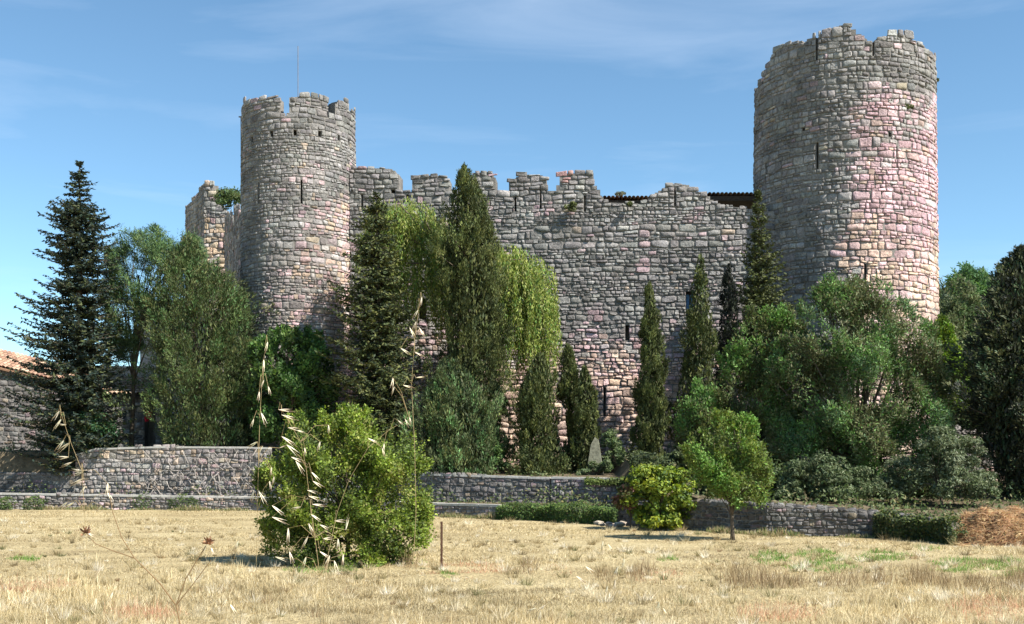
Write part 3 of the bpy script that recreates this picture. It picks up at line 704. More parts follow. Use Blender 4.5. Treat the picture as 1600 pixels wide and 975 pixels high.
def plume_tree(label, name, cat, basepx, Y, prof, n, P, seed=1, up=.9, pr=.2, kl=.13, kw=.035, fol=34, r0=.1, zbase=None, rag=.3, group=None, core_n=0, apexpx=None):
    """cypress or juniper: prof rows (y, left px, right px); upward plumes reach the outline"""
    rg = np.random.default_rng(seed); x0 = X(basepx, Y); z0 = gz(x0, Y) if zbase is None else zbase; k = Y / F
    t = thing(name, label, cat, (x0, Y, z0), group); ys_ = [p[0] for p in prof]; zt, zb = Zp(ys_[0], Y), Zp(ys_[-1], Y)
    lx = lambda py: X(np.interp(py, ys_, [p[1] for p in prof]), Y); rx = lambda py: X(np.interp(py, ys_, [p[2] for p in prof]), Y)
    B = MB(); xa = (lx(ys_[0]) + rx(ys_[0])) / 2
    B.tube([(x0 + (xa - x0) * s, Y, z0 - .1 + (zt - z0) * s * .97) for s in np.linspace(0, 1, 7)], [r0 * (1 - .93 * s) + .006 for s in np.linspace(0, 1, 7)], 7)
    # sample heights weighted by width
    zz = np.linspace(zb, zt, 200); wdt = np.array([rx(PY(z, Y)) - lx(PY(z, Y)) for z in zz]) + .12; cdf = np.cumsum(wdt) / wdt.sum()
    cs, ds, ns, Ls, ci, br_ = [], [], [], [], [], []
    for i in range(int(n * 1.25)):
        if i % 9 == 0: zc = np.interp(rg.random(), cdf, zz); tc = rg.uniform(0, 2 * pi); qc = rg.uniform(.72, 1.2) if rg.random() < .85 else rg.uniform(1.2, 1.6); cb = rg.uniform(.65, 1.4)
        z = min(zt - .05 - (.25 * abs(rg.normal()) * pr * 4 if zc > zt - 1 else 0), max(zb, zc + rg.normal() * pr * 1.5)); py = PY(z, Y); a, b = lx(py), rx(py); xc = (a + b) / 2; rad = (b - a) / 2
        th = tc + rg.normal() * min(.9, pr * 1.1 / max(rad, .1)); rr_ = (rad * (1 - rag * .6 * rg.random()) if rg.random() < .8 else rad * rg.uniform(.3, .8)) * qc
        rr_ *= (1 + .12 * sin(3 * th + z * 1.9 + seed))
        tip = np.array([xc + cos(th) * rr_, Y + sin(th) * rr_, z]); out_ = np.array([cos(th), sin(th), 0])
        Lp = min(pr * rg.uniform(1.8, 3.6), max(.15, zt - z + .25)); ax_ = unit(out_ * (1 - up) + np.array([0, 0, up]) + rg.normal(size=3) * .1)
        rp = pr * rg.uniform(.6, 1.2) * min(1, rad / .35 + .25); m_ = int(fol * 1.35 * rg.uniform(.7, 1.3))
        f = rg.random(m_) ** .8; prf = np.sin(np.clip(f * .85 + .12, 0, 1) * pi) ** .7
        u = unit(rg.normal(size=(m_, 3))); br_.append(np.full(m_, cb * rg.uniform(.75, 1.3))); c = tip - ax_ * Lp * (1 - f)[:, None] + u * (1.15 * rp * prf * rg.uniform(.5, 1, m_))[:, None]
        cs.append(c); ds.append(ax_ * 1.0 + u * .7); ns.append(u + out_ * .4 + rg.normal(size=(m_, 3)) * .5); Ls.append(kl * rg.uniform(.6, 1.3, m_))
        bc = int(rg.integers(len(P))); ci.append(np.where(rg.random(m_) < .7, bc, rg.integers(0, len(P), m_)))
        if i % 9 == 0: B.tube([(x0 + (xa - x0) * max(0, (z - Lp * 1.5 - z0)) / (zt - z0), Y, z - Lp * 1.3), tuple(tip - ax_ * Lp * .4)], [r0 * .2, .006], 3, cap=False)
    m_ = n * 12; z = np.interp(rg.random(m_), cdf, zz); py = PY(z, Y); a, b = lx(py), rx(py); th = rg.uniform(0, 2 * pi, m_); q = np.sqrt(rg.random(m_)) * (b - a) / 2 * .8
    cs.append(np.stack([(a + b) / 2 + np.cos(th) * q, Y + np.sin(th) * q, z], 1)); ds.append(np.tile([0, 0, 1.], (m_, 1)) + rg.normal(size=(m_, 3)) * .4); ns.append(rg.normal(size=(m_, 3))); Ls.append(kl * 1.5 * rg.uniform(.7, 1.4, m_)); ci.append(rg.integers(0, len(P), m_)); br_.append(np.full(m_, .8))
    c = np.concatenate(cs); Ls = np.concatenate(Ls)
    Vq = cards(c, np.concatenate(ds), np.concatenate(ns), Ls, Ls * kw / kl * 1.25)
    leafobj('crown', Vq, pal(P, np.concatenate(ci), .22, rg) * np.concatenate(br_)[:, None], M['needle'], t); B.build('trunk', M['bark'], t, True)
    return t

OLIVE = [(.08, .098, .033), (.10, .12, .038), (.06, .074, .03), (.125, .135, .044), (.055, .078, .033)]
CYP = [(.07, .088, .03), (.09, .108, .035), (.052, .066, .027), (.115, .13, .04)]
# spruces
spruce('tall dark blue-green spruce with long open branches at the far left', (124, 252), 126, 735, 47.9 + 3.2, [(252, 4, 4), (290, 26, 24), (330, 50, 42), (345, 62, 50), (395, 72, 58), (420, 45, 60), (470, 82, 60), (540, 112, 70), (600, 122, 78), (680, 118, 80), (735, 92, 66)], 50, P=[(.028, .048, .04), (.038, .06, .042), (.022, .034, .032), (.07, .085, .034), (.052, .06, .036)], seed=3, r0=.22, tw=.2, dens=.85, nbr=(7, 10))
spruce('dark spruce with drooping tiers leaning on the yellow-green willow', (588, 300), 600, 745, 49.0, [(300, 8, 8), (330, 30, 28), (380, 52, 36), (440, 76, 50), (520, 82, 66), (600, 98, 70), (690, 70, 70)], 38, P=[(.06, .08, .036), (.09, .11, .04), (.045, .06, .034), (.125, .135, .045)], seed=5, r0=.2, tw=.19, dens=.85, droop=.35)
# pine at left
PINE = [(.10, .17, .065), (.12, .19, .065), (.075, .13, .06), (.09, .15, .08), (.14, .18, .07)]
# bushy cypresses left
plume_tree('broad bushy olive-green cypress in front of the left side wall', 'cypress_tree', 'tree', 318, 52, [(366, 280, 306), (392, 268, 326), (418, 240, 345), (432, 226, 378), (452, 220, 402), (500, 218, 412), (560, 220, 410), (640, 230, 408), (694, 242, 404)], 1150, [(.085, .11, .042), (.10, .145, .05), (.07, .085, .042), (.125, .14, .052), (.08, .15, .055)], seed=12, up=.55, pr=.27, fol=46, kl=.13, kw=.03, rag=.6, r0=.14)
DECI = [(.07, .13, .04), (.09, .18, .045), (.055, .10, .04), (.12, .19, .05)]
# willow
def sprays(name, label, cat, basepx, Y, poly, depth, n, nl, leaf, tw, P, r0=.15, zbase=None, seed=1, aspect=.4, thr=-.1, fs=1.0, up=.5, mat='leaf', nlimb=40, trunk_to=None, wts=None):
    """crown of leafy twigs filling an outline given in pixels, thick in depth, with gaps between the masses"""
    rg = np.random.default_rng(seed); x0 = X(basepx, Y); z0 = gz(x0, Y) if zbase is None else zbase; k = Y / F
    t = thing(name, label, cat, (x0, Y, z0)); pa = np.array(poly, float); ph = rg.uniform(0, 6, 12)
    def inside(x, y):
        c = np.zeros(len(x), bool); j = len(pa) - 1
        for i in range(len(pa)):
            with np.errstate(divide='ignore', invalid='ignore'):
                hit = ((pa[i, 1] > y) != (pa[j, 1] > y)) & (x < (pa[j, 0] - pa[i, 0]) * (y - pa[i, 1]) / (pa[j, 1] - pa[i, 1]) + pa[i, 0])
            c ^= hit; j = i
        return c
    # row extents
    rows = np.linspace(pa[:, 1].min(), pa[:, 1].max(), 60); gx = np.linspace(pa[:, 0].min(), pa[:, 0].max(), 160); ext = []
    for r in rows:
        m = inside(gx, np.full(160, r)); ext.append((gx[m].min(), gx[m].max()) if m.any() else (np.nan, np.nan))
    ext = np.array(ext); ok = ~np.isnan(ext[:, 0]); top, bot = rows[0], rows[-1]
    out_c = []
    while sum(len(a) for a in out_c) < n:
        px = rg.uniform(pa[:, 0].min(), pa[:, 0].max(), n * 2); py = rg.uniform(top, bot, n * 2)
        ow = (pa[:, 0].max() - pa[:, 0].min()) * .035
        m = inside(px + ow * (np.sin(py * .075 * 8 / ow + ph[6]) + .7 * np.sin(py * .19 * 8 / ow + px * .05 + ph[7])) + rg.normal(size=n * 2) * ow * .25, py + ow * (np.sin(px * .08 * 8 / ow + ph[8]) + .8 * np.sin(px * .21 * 8 / ow + ph[9])) + rg.normal(size=n * 2) * ow * .25); px, py = px[m], py[m]
        l, r = np.interp(py, rows[ok], ext[ok, 0]), np.interp(py, rows[ok], ext[ok, 1]); h = np.maximum((r - l) / 2, 3)
        f = np.clip(1 - ((px - (l + r) / 2) / h) ** 2, 0, 1) * np.clip(1.15 - np.abs((py - top) / (bot - top) - .55) ** 2 * 3.2, .1, 1)
        T = np.minimum(depth, h * k * 1.1) * np.sqrt(f) * (.66 + .34 * np.sin(px * k * 2.3 / fs + ph[10]) * np.sin(py * k * 2.1 / fs + px * k * .6 + ph[11])); q = rg.random(len(px)); sgn = np.where(rg.random(len(px)) < .68, -1, 1)
        y = Y + sgn * T * np.sqrt(q); p = np.stack([(px - CX) * Y / F, y, EYE + (HY - py) * Y / F], 1)
        a = 1.9 / fs; nz = np.sin(p[:, 0] * a + ph[0] + 1.3 * np.sin(p[:, 2] * a * .8 + ph[1])) + np.sin(p[:, 2] * a * 1.2 + ph[2] + np.sin(p[:, 1] * a + ph[3])) + .8 * np.sin(p[:, 0] * a * 2.3 + p[:, 2] * a * 1.9 + ph[4]) + .6 * np.sin(p[:, 1] * a * 1.7 - p[:, 0] * a + ph[5])
        out_c.append(np.c_[p, nz][(nz > thr) | (rg.random(len(nz)) < .1)])
    c = np.concatenate(out_c)[:n]; nz = c[:, 3]; c = c[:, :3]; n = len(c)
    cen = np.array([(pa[:, 0].mean() - CX) * k, Y, EYE + (HY - (top * .3 + bot * .7)) * k]); o = unit(c - cen)
    d = unit(o * (1 - up) + np.array([0, 0, up]) + rg.normal(size=(n, 3)) * .38); br = np.clip(rg.normal(1, .24, n) + .1 * nz, .45, 1.7); cn = np.sin(c[:, 0] * 1.5 / fs + ph[1]) * np.sin(c[:, 2] * 1.3 / fs + ph[2]) + .5 * np.sin(c[:, 0] * 3.1 / fs + c[:, 2] * 2.2 / fs + ph[3]) + rg.normal(0, .3, n); bi = np.clip(((cn + 1.2) / 2.4 * len(P)).astype(int), 0, len(P) - 1)
    tl_ = tw * rg.uniform(.6, 1.4, n); C_, D_, N_, I_, B_ = [], [], [], [], []
    for j in range(nl):
        f = (j + rg.random(n)) / nl; side = unit(np.cross(d, rg.normal(size=(n, 3)))); w_ = leaf * rg.uniform(.3, .9, n)
        C_.append(c + d * (tl_ * (f - .5))[:, None] + side * w_[:, None]); D_.append(side * .8 + d * .7); N_.append(np.cross(side, d) * .6 + o * .4 + np.array([0, 0, .45]) + rg.normal(size=(n, 3)) * .4)
        I_.append(np.where(rg.random(n) < .65, bi, rg.integers(0, len(P), n))); B_.append(br)
    C_, D_, N_ = map(np.concatenate, (C_, D_, N_)); ls = leaf * rg.uniform(.65, 1.35, len(C_))
    leafobj('crown', cards(C_, D_, N_, ls, ls * aspect), pal(P, np.concatenate(I_), .15, rg) * np.concatenate(B_)[:, None], M[mat], t)
    rnd = random.Random(seed); tz = trunk_to if trunk_to else z0 + (cen[2] - z0) * .9
    limbs(t, (x0, Y, z0 - .1), (x0 * .6 + cen[0] * .4, Y, tz), [tuple(c[i]) for i in rg.integers(0, n, nlimb)], r0, rnd)
    return t
def willow():
    Y = 51.3; x0 = X(700, Y); z0 = gz(x0, Y); t = thing('willow_tree', 'yellow-green weeping willow with hanging strands between the dark conifers', 'tree', (x0, Y, z0))
    P = [(.24, .29, .06), (.30, .34, .08), (.18, .25, .055), (.13, .24, .06), (.34, .36, .13)]
    domes = [(625, 340, 46, 28, 260), (665, 375, 46, 44, 260), (600, 375, 34, 34, 180), (700, 400, 50, 50, 160), (770, 410, 44, 30, 260), (812, 430, 42, 34, 300), (842, 470, 20, 34, 140), (800, 490, 50, 46, 300), (640, 440, 56, 40, 240), (690, 470, 50, 40, 160), (815, 530, 36, 40, 160)]
    cs, ds, ci, bb = [], [], [], []; B = MB(); rnd = random.Random(6); top = (X(705, Y), Y, Zp(430, Y))
    for (px, py, rx, rz, n) in domes:
        k = Y / F; c = np.array([X(px, Y), Y, Zp(py, Y)])
        B.tube([top, tuple((np.array(top) + c) / 2 + np.array([0, -.5, .6])), tuple(c + np.array([0, -rx * k * .5, rz * k * .6]))], [.1, .07, .025], 5, cap=False)
        for i in range(int(n * 1.7)):
            if i % 9 == 0: u0 = unit(R.normal(size=3)); q0 = R.uniform(.4, 1.28); l0 = R.uniform(.35, 1.45)
            u = unit(u0 + R.normal(size=3) * .13); u[2] = abs(u[2]); s = c + u * np.array([rx, rx * .9, rz]) * k * q0 * R.uniform(.9, 1.05)
            ln = R.uniform(.8, 2.6) if px > 740 else R.uniform(.6, 2.0); ln *= l0; m_ = int(ln / .07); f = np.linspace(0, 1, m_)
            out_ = np.array([u[0], u[1], 0]); p = s + out_ * (f ** .5)[:, None] * .35 + np.array([0, 0, -1]) * (f * ln)[:, None] + R.normal(size=(m_, 3)) * .045
            cs.append(p); ds.append(np.tile([0, 0, -1.], (m_, 1)) + R.normal(size=(m_, 3)) * .4); b = R.integers(len(P)); bb.append(np.full(m_, R.uniform(.45, 1.35))); ci.append(np.where(R.random(m_) < .6, b, R.integers(0, len(P), m_)))
    c = np.concatenate(cs); d = np.concatenate(ds); N = len(c)
    leafobj('crown', cards(c, d, R.normal(size=(N, 3)), R.uniform(.12, .2, N), R.uniform(.035, .055, N)), pal(P, np.concatenate(ci), .2) * np.concatenate(bb)[:, None], M['leaf'], t)
    B.tube([(x0, Y, z0 - .1), (x0 + .1, Y, z0 + 3), top], [.26, .2, .13], 8); B.build('trunk', M['bark'], t, True)
willow()
plume_tree('tallest olive-green cypress rising over the battlements in the middle', 'cypress_tree', 'tree', 733, 49.3, [(256, 722, 727), (275, 714, 742), (300, 698, 760), (340, 690, 772), (390, 688, 780), (450, 690, 788), (520, 688, 790), (600, 684, 788), (680, 690, 785), (735, 700, 770)], 1000, OLIVE, seed=31, up=.86, pr=.2, fol=38, kl=.14, rag=.35, r0=.2)
plume_tree('dense low juniper with bluish shoots at the foot of the tallest cypress', 'juniper', 'shrub', 712, 48.0, [(560, 690, 710), (585, 668, 745), (620, 650, 775), (670, 644, 790), (720, 650, 792), (744, 660, 785)], 700, [(.10, .135, .055), (.09, .11, .05), (.11, .20, .075), (.07, .09, .045), (.13, .15, .055)], seed=33, up=.75, pr=.22, fol=38, kl=.15, rag=.4)
plume_tree('bushy dark juniper right of the willow strands', 'juniper', 'shrub', 845, 48.0, [(552, 838, 850), (580, 818, 866), (620, 808, 872), (680, 804, 880), (720, 802, 896), (748, 810, 900)], 420, OLIVE, seed=35, up=.7, pr=.2, fol=36, kl=.13, rag=.35)
plume_tree('left one of two slim leaning cypresses behind the sunlit terrace wall', 'cypress_tree', 'tree', 892, 48.6, [(537, 882, 892), (560, 872, 902), (600, 874, 908), (640, 880, 906), (690, 884, 905), (740, 886, 905)], 170, CYP, seed=36, up=.9, pr=.13, fol=32, kl=.12, rag=.3)
plume_tree('right one of two slim leaning cypresses, next to the pale leaning slab', 'cypress_tree', 'tree', 912, 47.8, [(572, 908, 918), (600, 900, 930), (650, 898, 937), (700, 896, 934), (743, 902, 926)], 230, CYP, seed=37, up=.93, pr=.12, fol=34, kl=.12, rag=.25)
plume_tree('narrow columnar cypress standing alone against the pink wall stones', 'cypress_tree', 'tree', 1016, 47.5, [(441, 1012, 1018), (470, 1005, 1026), (520, 1000, 1032), (600, 993, 1040), (680, 990, 1044), (725, 996, 1040)], 430, CYP, seed=38, up=.95, pr=.12, fol=36, kl=.12, rag=.2)
plume_tree('sparse pointed conifer in front of the small blue window', 'conifer_tree', 'tree', 1094, 49.0, [(396, 1092, 1098), (430, 1080, 1108), (480, 1072, 1116), (540, 1062, 1122), (600, 1052, 1126), (660, 1050, 1126), (700, 1056, 1120)], 330, OLIVE, seed=39, up=.8, pr=.17, fol=30, kl=.13, rag=.6)
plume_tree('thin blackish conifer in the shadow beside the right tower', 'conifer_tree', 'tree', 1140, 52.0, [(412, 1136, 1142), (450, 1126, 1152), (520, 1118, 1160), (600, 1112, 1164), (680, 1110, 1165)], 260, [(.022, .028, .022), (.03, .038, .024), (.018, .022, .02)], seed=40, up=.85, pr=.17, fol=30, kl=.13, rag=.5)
spruce('slender ragged conifer reaching the roof edge where the curtain wall meets the right tower', (1184, 296), 1190, 640, 49.5, [(296, 3, 4), (340, 13, 18), (400, 24, 34), (460, 38, 46), (520, 50, 52), (620, 56, 56)], 36, P=[(.075, .09, .034), (.1, .115, .038), (.055, .065, .032)], seed=41, r0=.12, tw=.16, name='conifer_tree', droop=.1, upt=.45, dens=.95, nbr=(6, 9))
# pine and fig
sprays('pine_tree', 'loose pale green pine with bare grey branches right of the tall spruce', 'tree', 205, 53, [(168, 400), (178, 368), (196, 358), (210, 352), (228, 362), (246, 358), (262, 368), (285, 362), (300, 366), (326, 385), (322, 410), (290, 425), (262, 430), (240, 470), (225, 520), (205, 570), (165, 575), (160, 500), (158, 450)], 1.6, 3300, 15, .17, .36, PINE, r0=.11, aspect=.16, seed=9, thr=.0, fs=.75, up=.6, mat='needle', nlimb=45, trunk_to=Zp(430, 53))
sprays('fig_tree', 'leafy dark green tree at the foot of the left tower', 'tree', 455, 51, [(398, 540), (415, 518), (445, 512), (480, 520), (510, 535), (530, 580), (525, 680), (400, 690), (392, 620)], 2, 2600, 12, .15, .4, [(.07, .13, .04), (.09, .18, .045), (.055, .10, .04), (.12, .19, .05)], r0=.12, seed=21, aspect=.7, thr=.0, fs=.8)
# shrubs at castle foot
SHR = [(.10, .15, .06), (.13, .18, .07), (.07, .11, .05), (.16, .2, .1)]
broadleaf('shrub', 'small grey-green shrub growing against the pale leaning slab', 'shrub', 936, 46.3, [(928, 735, 14, 14), (945, 732, 12, 16), (912, 742, 12, 10)], 10, 50, .09, SHR, r0=.03, seed=52)
broadleaf('shrub', 'rounded grey-green shrub between the leaning slab and the columnar cypress', 'shrub', 958, 47.3, [(955, 690, 18, 20), (962, 715, 20, 22), (945, 728, 16, 16)], 12, 60, .1, SHR, r0=.03, seed=50)
broadleaf('shrub', 'small green shrub at the foot of the wall left of the bushy dark juniper', 'shrub', 778, 47.8, [(775, 700, 14, 16), (780, 722, 16, 18)], 10, 55, .09, DECI, r0=.03, seed=51)
# big pale trees on the right
WIL = [(.085, .09, .042), (.12, .13, .058), (.17, .185, .09), (.105, .17, .055), (.14, .26, .075), (.11, .18, .085)]
def fill(poly, n, r, seed, Y=0, dy=.9):
    """random lobes inside an outline given in pixels"""
    rg = random.Random(seed); xs_ = [p[0] for p in poly]; ys_ = [p[1] for p in poly]; out = []
    def ins(x, y):
        c = False; j = len(poly) - 1
        for i in range(len(poly)):
            if (poly[i][1] > y) != (poly[j][1] > y) and x < (poly[j][0] - poly[i][0]) * (y - poly[i][1]) / (poly[j][1] - poly[i][1]) + poly[i][0]: c = not c
            j = i
        return c
    while len(out) < n:
        x, y, q = rg.uniform(min(xs_), max(xs_)), rg.uniform(min(ys_), max(ys_)), rg.uniform(*r)
        if all(ins(x + a * q * .8, y + b * q * .75) for a, b in ((1, 0), (-1, 0), (0, 1), (0, -1))): out.append((x, y, q, q * rg.uniform(.75, 1), rg.uniform(-dy, dy) + Y))
    return out
BIG = [(1262, 470), (1285, 448), (1325, 440), (1345, 432), (1385, 444), (1398, 470), (1436, 488), (1452, 530), (1478, 575), (1492, 640), (1478, 700), (1490, 770), (1400, 790), (1290, 785), (1215, 790), (1205, 700), (1200, 600), (1225, 520)]
sprays('willow_tree', 'largest pale green spreading tree in front of the right tower', 'tree', 1330, 42, BIG, 3.0, 11500, 12, .125, .5, WIL, r0=.2, aspect=.36, seed=60, thr=-.15, fs=.95, nlimb=80)
OAK = [(1150, 520), (1175, 492), (1200, 480), (1240, 490), (1262, 540), (1260, 620), (1250, 700), (1240, 770), (1150, 770), (1070, 745), (1052, 690), (1060, 640), (1085, 610), (1125, 590), (1135, 550)]
sprays('oak_tree', 'bright green tree overlapping the left flank of the largest pale tree', 'tree', 1190, 43.5, OAK, 2.2, 5200, 13, .125, .45, [(.075, .088, .038), (.10, .115, .045), (.13, .15, .055), (.10, .18, .05), (.14, .26, .07)], r0=.16, aspect=.42, seed=61, thr=-.1, fs=.8, nlimb=40)
broadleaf('shrub', 'dark green shrub thicket behind the bare trunk of the small meadow tree', 'shrub', 1150, 37.5, fill([(1085, 700), (1230, 690), (1240, 790), (1080, 785)], 16, (18, 30), 7, 0, .6), 8, 90, .11, [(.07, .10, .04), (.09, .13, .05), (.05, .075, .035)], r0=.04, seed=67, rsub=.45, aspect=.5)
broadleaf('shrub', 'low olive shrub filling the terrace corner behind the yellow-green shrub', 'shrub', 1050, 41, fill([(985, 705), (1100, 690), (1105, 765), (975, 768)], 10, (14, 24), 8, 0, .5), 8, 80, .11, [(.08, .10, .04), (.10, .13, .05), (.05, .07, .035)], r0=.04, seed=68, rsub=.45, aspect=.5)
broadleaf('shrub', 'pale silvery shrub mass under the right side of the largest tree', 'shrub', 1470, 38.5, [(1420, 740, 40, 30), (1470, 700, 36, 36), (1510, 710, 30, 34), (1490, 755, 44, 30), (1535, 760, 26, 26), (1390, 765, 34, 20)], 22, 90, .1, [(.15, .18, .10), (.11, .14, .065), (.21, .24, .15), (.07, .10, .045)], r0=.06, seed=62, aspect=.4, rsub=.28)
broadleaf('shrub', 'grey-green shrubs leaning over the curving dry stone wall', 'shrub', 1270, 36.5, [(1245, 745, 30, 26), (1290, 735, 36, 32), (1340, 755, 38, 26), (1300, 770, 40, 16), (1230, 770, 24, 16)], 20, 80, .1, [(.11, .145, .07), (.07, .10, .045), (.15, .18, .09)], r0=.05, seed=63, aspect=.4, rsub=.3)
sprays('fruit_tree', 'small round-headed tree with a bare trunk standing in the meadow edge', 'tree', 1145, 30.3, [(1066, 712), (1080, 690), (1098, 672), (1120, 655), (1145, 646), (1170, 655), (1190, 690), (1206, 735), (1208, 772), (1190, 792), (1150, 785), (1110, 780), (1080, 750)], 1.15, 2300, 11, .08, .3, [(.09, .12, .035), (.12, .16, .04), (.17, .21, .045), (.13, .22, .05), (.15, .28, .06)], r0=.06, zbase=0, aspect=.5, seed=64, thr=.0, fs=.55, up=.5, nlimb=40, trunk_to=Zp(745, 30.3))
broadleaf('shrub', 'yellow-green shrub with a patch of reddish leaves at the wall corner', 'shrub', 1030, 34.6, [(1020, 750, 36, 24), (1050, 760, 32, 28), (1010, 785, 44, 30), (1060, 795, 28, 28), (1030, 812, 40, 16)], 20, 65, .11, [(.24, .31, .04), (.17, .24, .04), (.30, .34, .05), (.09, .14, .04)], r0=.05, zbase=0, seed=65, aspect=.6)
broadleaf('shrub', 'low reddish-brown shrub against the yellow-green one', 'shrub', 985, 34.9, [(985, 772, 24, 18), (975, 785, 18, 14), (1000, 762, 16, 12)], 12, 60, .1, [(.20, .10, .07), (.15, .12, .05), (.12, .14, .05)], r0=.03, zbase=0, seed=66, aspect=.6)
# right edge
plume_tree('dark cedar-like tree filling the right edge', 'cedar_tree', 'tree', 1590, 41, [(385, 1590, 1602), (430, 1545, 1640), (480, 1528, 1660), (560, 1512, 1680), (640, 1508, 1690), (700, 1530, 1690), (770, 1560, 1680)], 1100, [(.05, .055, .038), (.07, .08, .042), (.035, .04, .034), (.10, .11, .05), (.06, .10, .05)], seed=70, up=.35, pr=.3, fol=46, kl=.15, kw=.04, rag=.5, r0=.25)
sprays('oak_tree', 'grey-green tree behind the right tower, nearest to its edge', 'tree', 1500, 70, [(1455, 450), (1470, 440), (1490, 436), (1515, 445), (1530, 470), (1545, 520), (1560, 600), (1560, 680), (1450, 680), (1450, 560)], 3, 3800, 11, .2, .6, [(.10, .12, .06), (.13, .16, .07), (.16, .18, .09), (.11, .17, .07)], r0=.2, zbase=1.5, seed=71, thr=-.3, fs=1.4)
sprays('oak_tree', 'bright green tree top on the hill between the right tower and the dark edge tree', 'tree', 1515, 85, [(1482, 440), (1492, 424), (1510, 415), (1532, 424), (1545, 440), (1560, 470), (1565, 520), (1490, 530)], 2.5, 1700, 10, .24, .7, [(.12, .21, .07), (.15, .26, .08), (.10, .16, .06), (.13, .23, .12)], r0=.2, zbase=3, seed=72, thr=-.2, fs=1.4)
sprays('climbing_plant', 'bright yellow-green climber on the foot of the right tower', 'plant', 1485, 52.3, [(1466, 500), (1478, 492), (1486, 520), (1498, 548), (1508, 580), (1512, 612), (1504, 640), (1480, 645), (1466, 600), (1458, 550)], .8, 1500, 12, .13, .3, [(.17, .26, .035), (.22, .30, .04), (.12, .21, .035), (.10, .15, .035)], r0=.05, seed=73, aspect=.8, thr=-.2, fs=.6)
# hill
hv = []; hx = np.linspace(30, 330, 60); hy = np.linspace(120, 420, 40)
for y in hy:
    for x in hx:
        f = max(0, min(1, (y - 120) / 130)); g = max(0, min(1, (x - 30) / 50)) * (1 - .25 * max(0, (x - 200) / 130))
        hv.append((x, y, -1 + f * g * (36 + 4 * sin(x * .07) + 2.5 * sin(y * .05 + x * .11))))
nxh = len(hx); link('hill', mesh('hill', hv, [(j * nxh + i, j * nxh + i + 1, (j + 1) * nxh + i + 1, (j + 1) * nxh + i) for j in range(len(hy) - 1) for i in range(nxh - 1)], M['soil'], smooth=True), kind='structure')
def hill_z(x, y):
    f = max(0, min(1, (y - 120) / 130)); g = max(0, min(1, (x - 30) / 50)) * (1 - .25 * max(0, (x - 200) / 130)); return -1 + f * g * (36 + 4 * sin(x * .07) + 2.5 * sin(y * .05 + x * .11))
lob = []
for i in range(750):
    y = R.uniform(128, 300); x = R.uniform(34, 34 + y * .5); s = R.uniform(1.6, 3.2); lob.append((x, y, hill_z(x, y) + s * .7, s, s, s * .9))
Vq, cc, _ = lumps(lob, 9, 9, .8, [(.05, .075, .035), (.065, .10, .04), (.04, .06, .035)], .5, .7)
tag(leafobj('hill_woodland', Vq, cc, M['leaf'], None, 'stuff'), 'wooded green hillside rising behind the right tower', 'woodland')
# left: garden shrub, roses
broadleaf('rose_bush', 'dark green leafy bush on the terrace between the tall spruce and the outbuilding', 'shrub', 140, 50.9, [(130, 665, 30, 24), (160, 672, 26, 26), (110, 690, 24, 20), (145, 695, 36, 20)], 18, 70, .11, [(.05, .12, .05), (.04, .09, .045), (.07, .15, .06), (.08, .10, .03)], r0=.04, zbase=1.8, seed=80, aspect=.6)
fl = MB()
t = thing('red_flowers', 'bright red flowers hanging in the dark outbuilding doorway', 'flowers', (X(232, 57.2), 57.2, Zp(655, 57.2)))
rr = random.Random(8); fs = MB()
for i in range(16):
    px, py = 231 + rr.uniform(-3, 4), 650 + rr.uniform(-7, 8); p = Vector((X(px, 57.2), 57.2 + rr.uniform(-.1, .1), Zp(py, 57.2)))
    for q in range(5):
        a = 2 * pi * q / 5; e = Vector((cos(a) * .06, -.03, sin(a) * .06)); e2 = Vector((cos(a + .9) * .06, -.03, sin(a + .9) * .06)); fs.add([p, p + e, p + (e + e2) * .7, p + e2], [(0, 1, 2, 3)], (.55, .03, .05))
fs.build('blossom', M['straw'], t); st = MB(); st.tube([(X(232, 57.2), 57.2, Zp(668, 57.2)), (X(231, 57.2), 57.2, Zp(640, 57.2))], .02, 5, (.05, .08, .03)); st.build('stem', M['leaf'], t)
# plants growing from the castle
def tuft(name, label, px, py, rx, rz, Y, P, n, leaf, seed, cat='plant', ry=.6):
    x, z = X(px, Y), Zp(py, Y); t = thing(name, label, cat, (x, Y, z)); k = Y / F
    Vq, cc, cen = lumps([(x, Y, z, rx * k, rx * k * ry, rz * k)], n, 46, leaf, P, .4, .35, outer=.3)
    leafobj('foliage', Vq, cc, M['leaf'], t); B = MB()
    for c in cen[:6]: B.tube([(x, Y + rx * k * ry, z - rz * k * .5), tuple(c)], [.02, .006], 4, cap=False)
    B.build('stem', M['bark'], t)
tuft('wall_plant', 'small green tuft growing high on the face of the right tower', 1418, 165, 9, 8, 51.3, OLIVE + [(.1, .13, .04)], 9, .1, 1)
tuft('wall_plant', 'tiny sprig sticking out of the right rim of the right tower', 1463, 124, 4, 4, 54.0, OLIVE, 4, .1, 2)
tuft('wall_plant', 'green sprig below the brick-edged merlon on the curtain wall', 892, 322, 9, 11, 53.4, [(.13, .15, .05), (.1, .12, .045)], 8, .1, 3)
tuft('wall_plant', 'green sprig on the broken parapet in front of the tiled roof', 985, 318, 7, 5, 53.2, [(.13, .15, .05), (.1, .12, .045)], 6, .1, 4)
tuft('wall_plant', 'grey dry tuft on the tiled roof behind the curtain wall', 970, 304, 9, 5, 56.0, [(.2, .22, .16), (.14, .16, .1)], 6, .1, 5)
tuft('bush', 'green bush growing on the wall top between the square tower and the left round tower', 358, 311, 26, 17, 68, [(.09, .13, .04), (.07, .10, .035), (.13, .14, .05), (.1, .16, .06)], 26, .17, 6, 'bush')

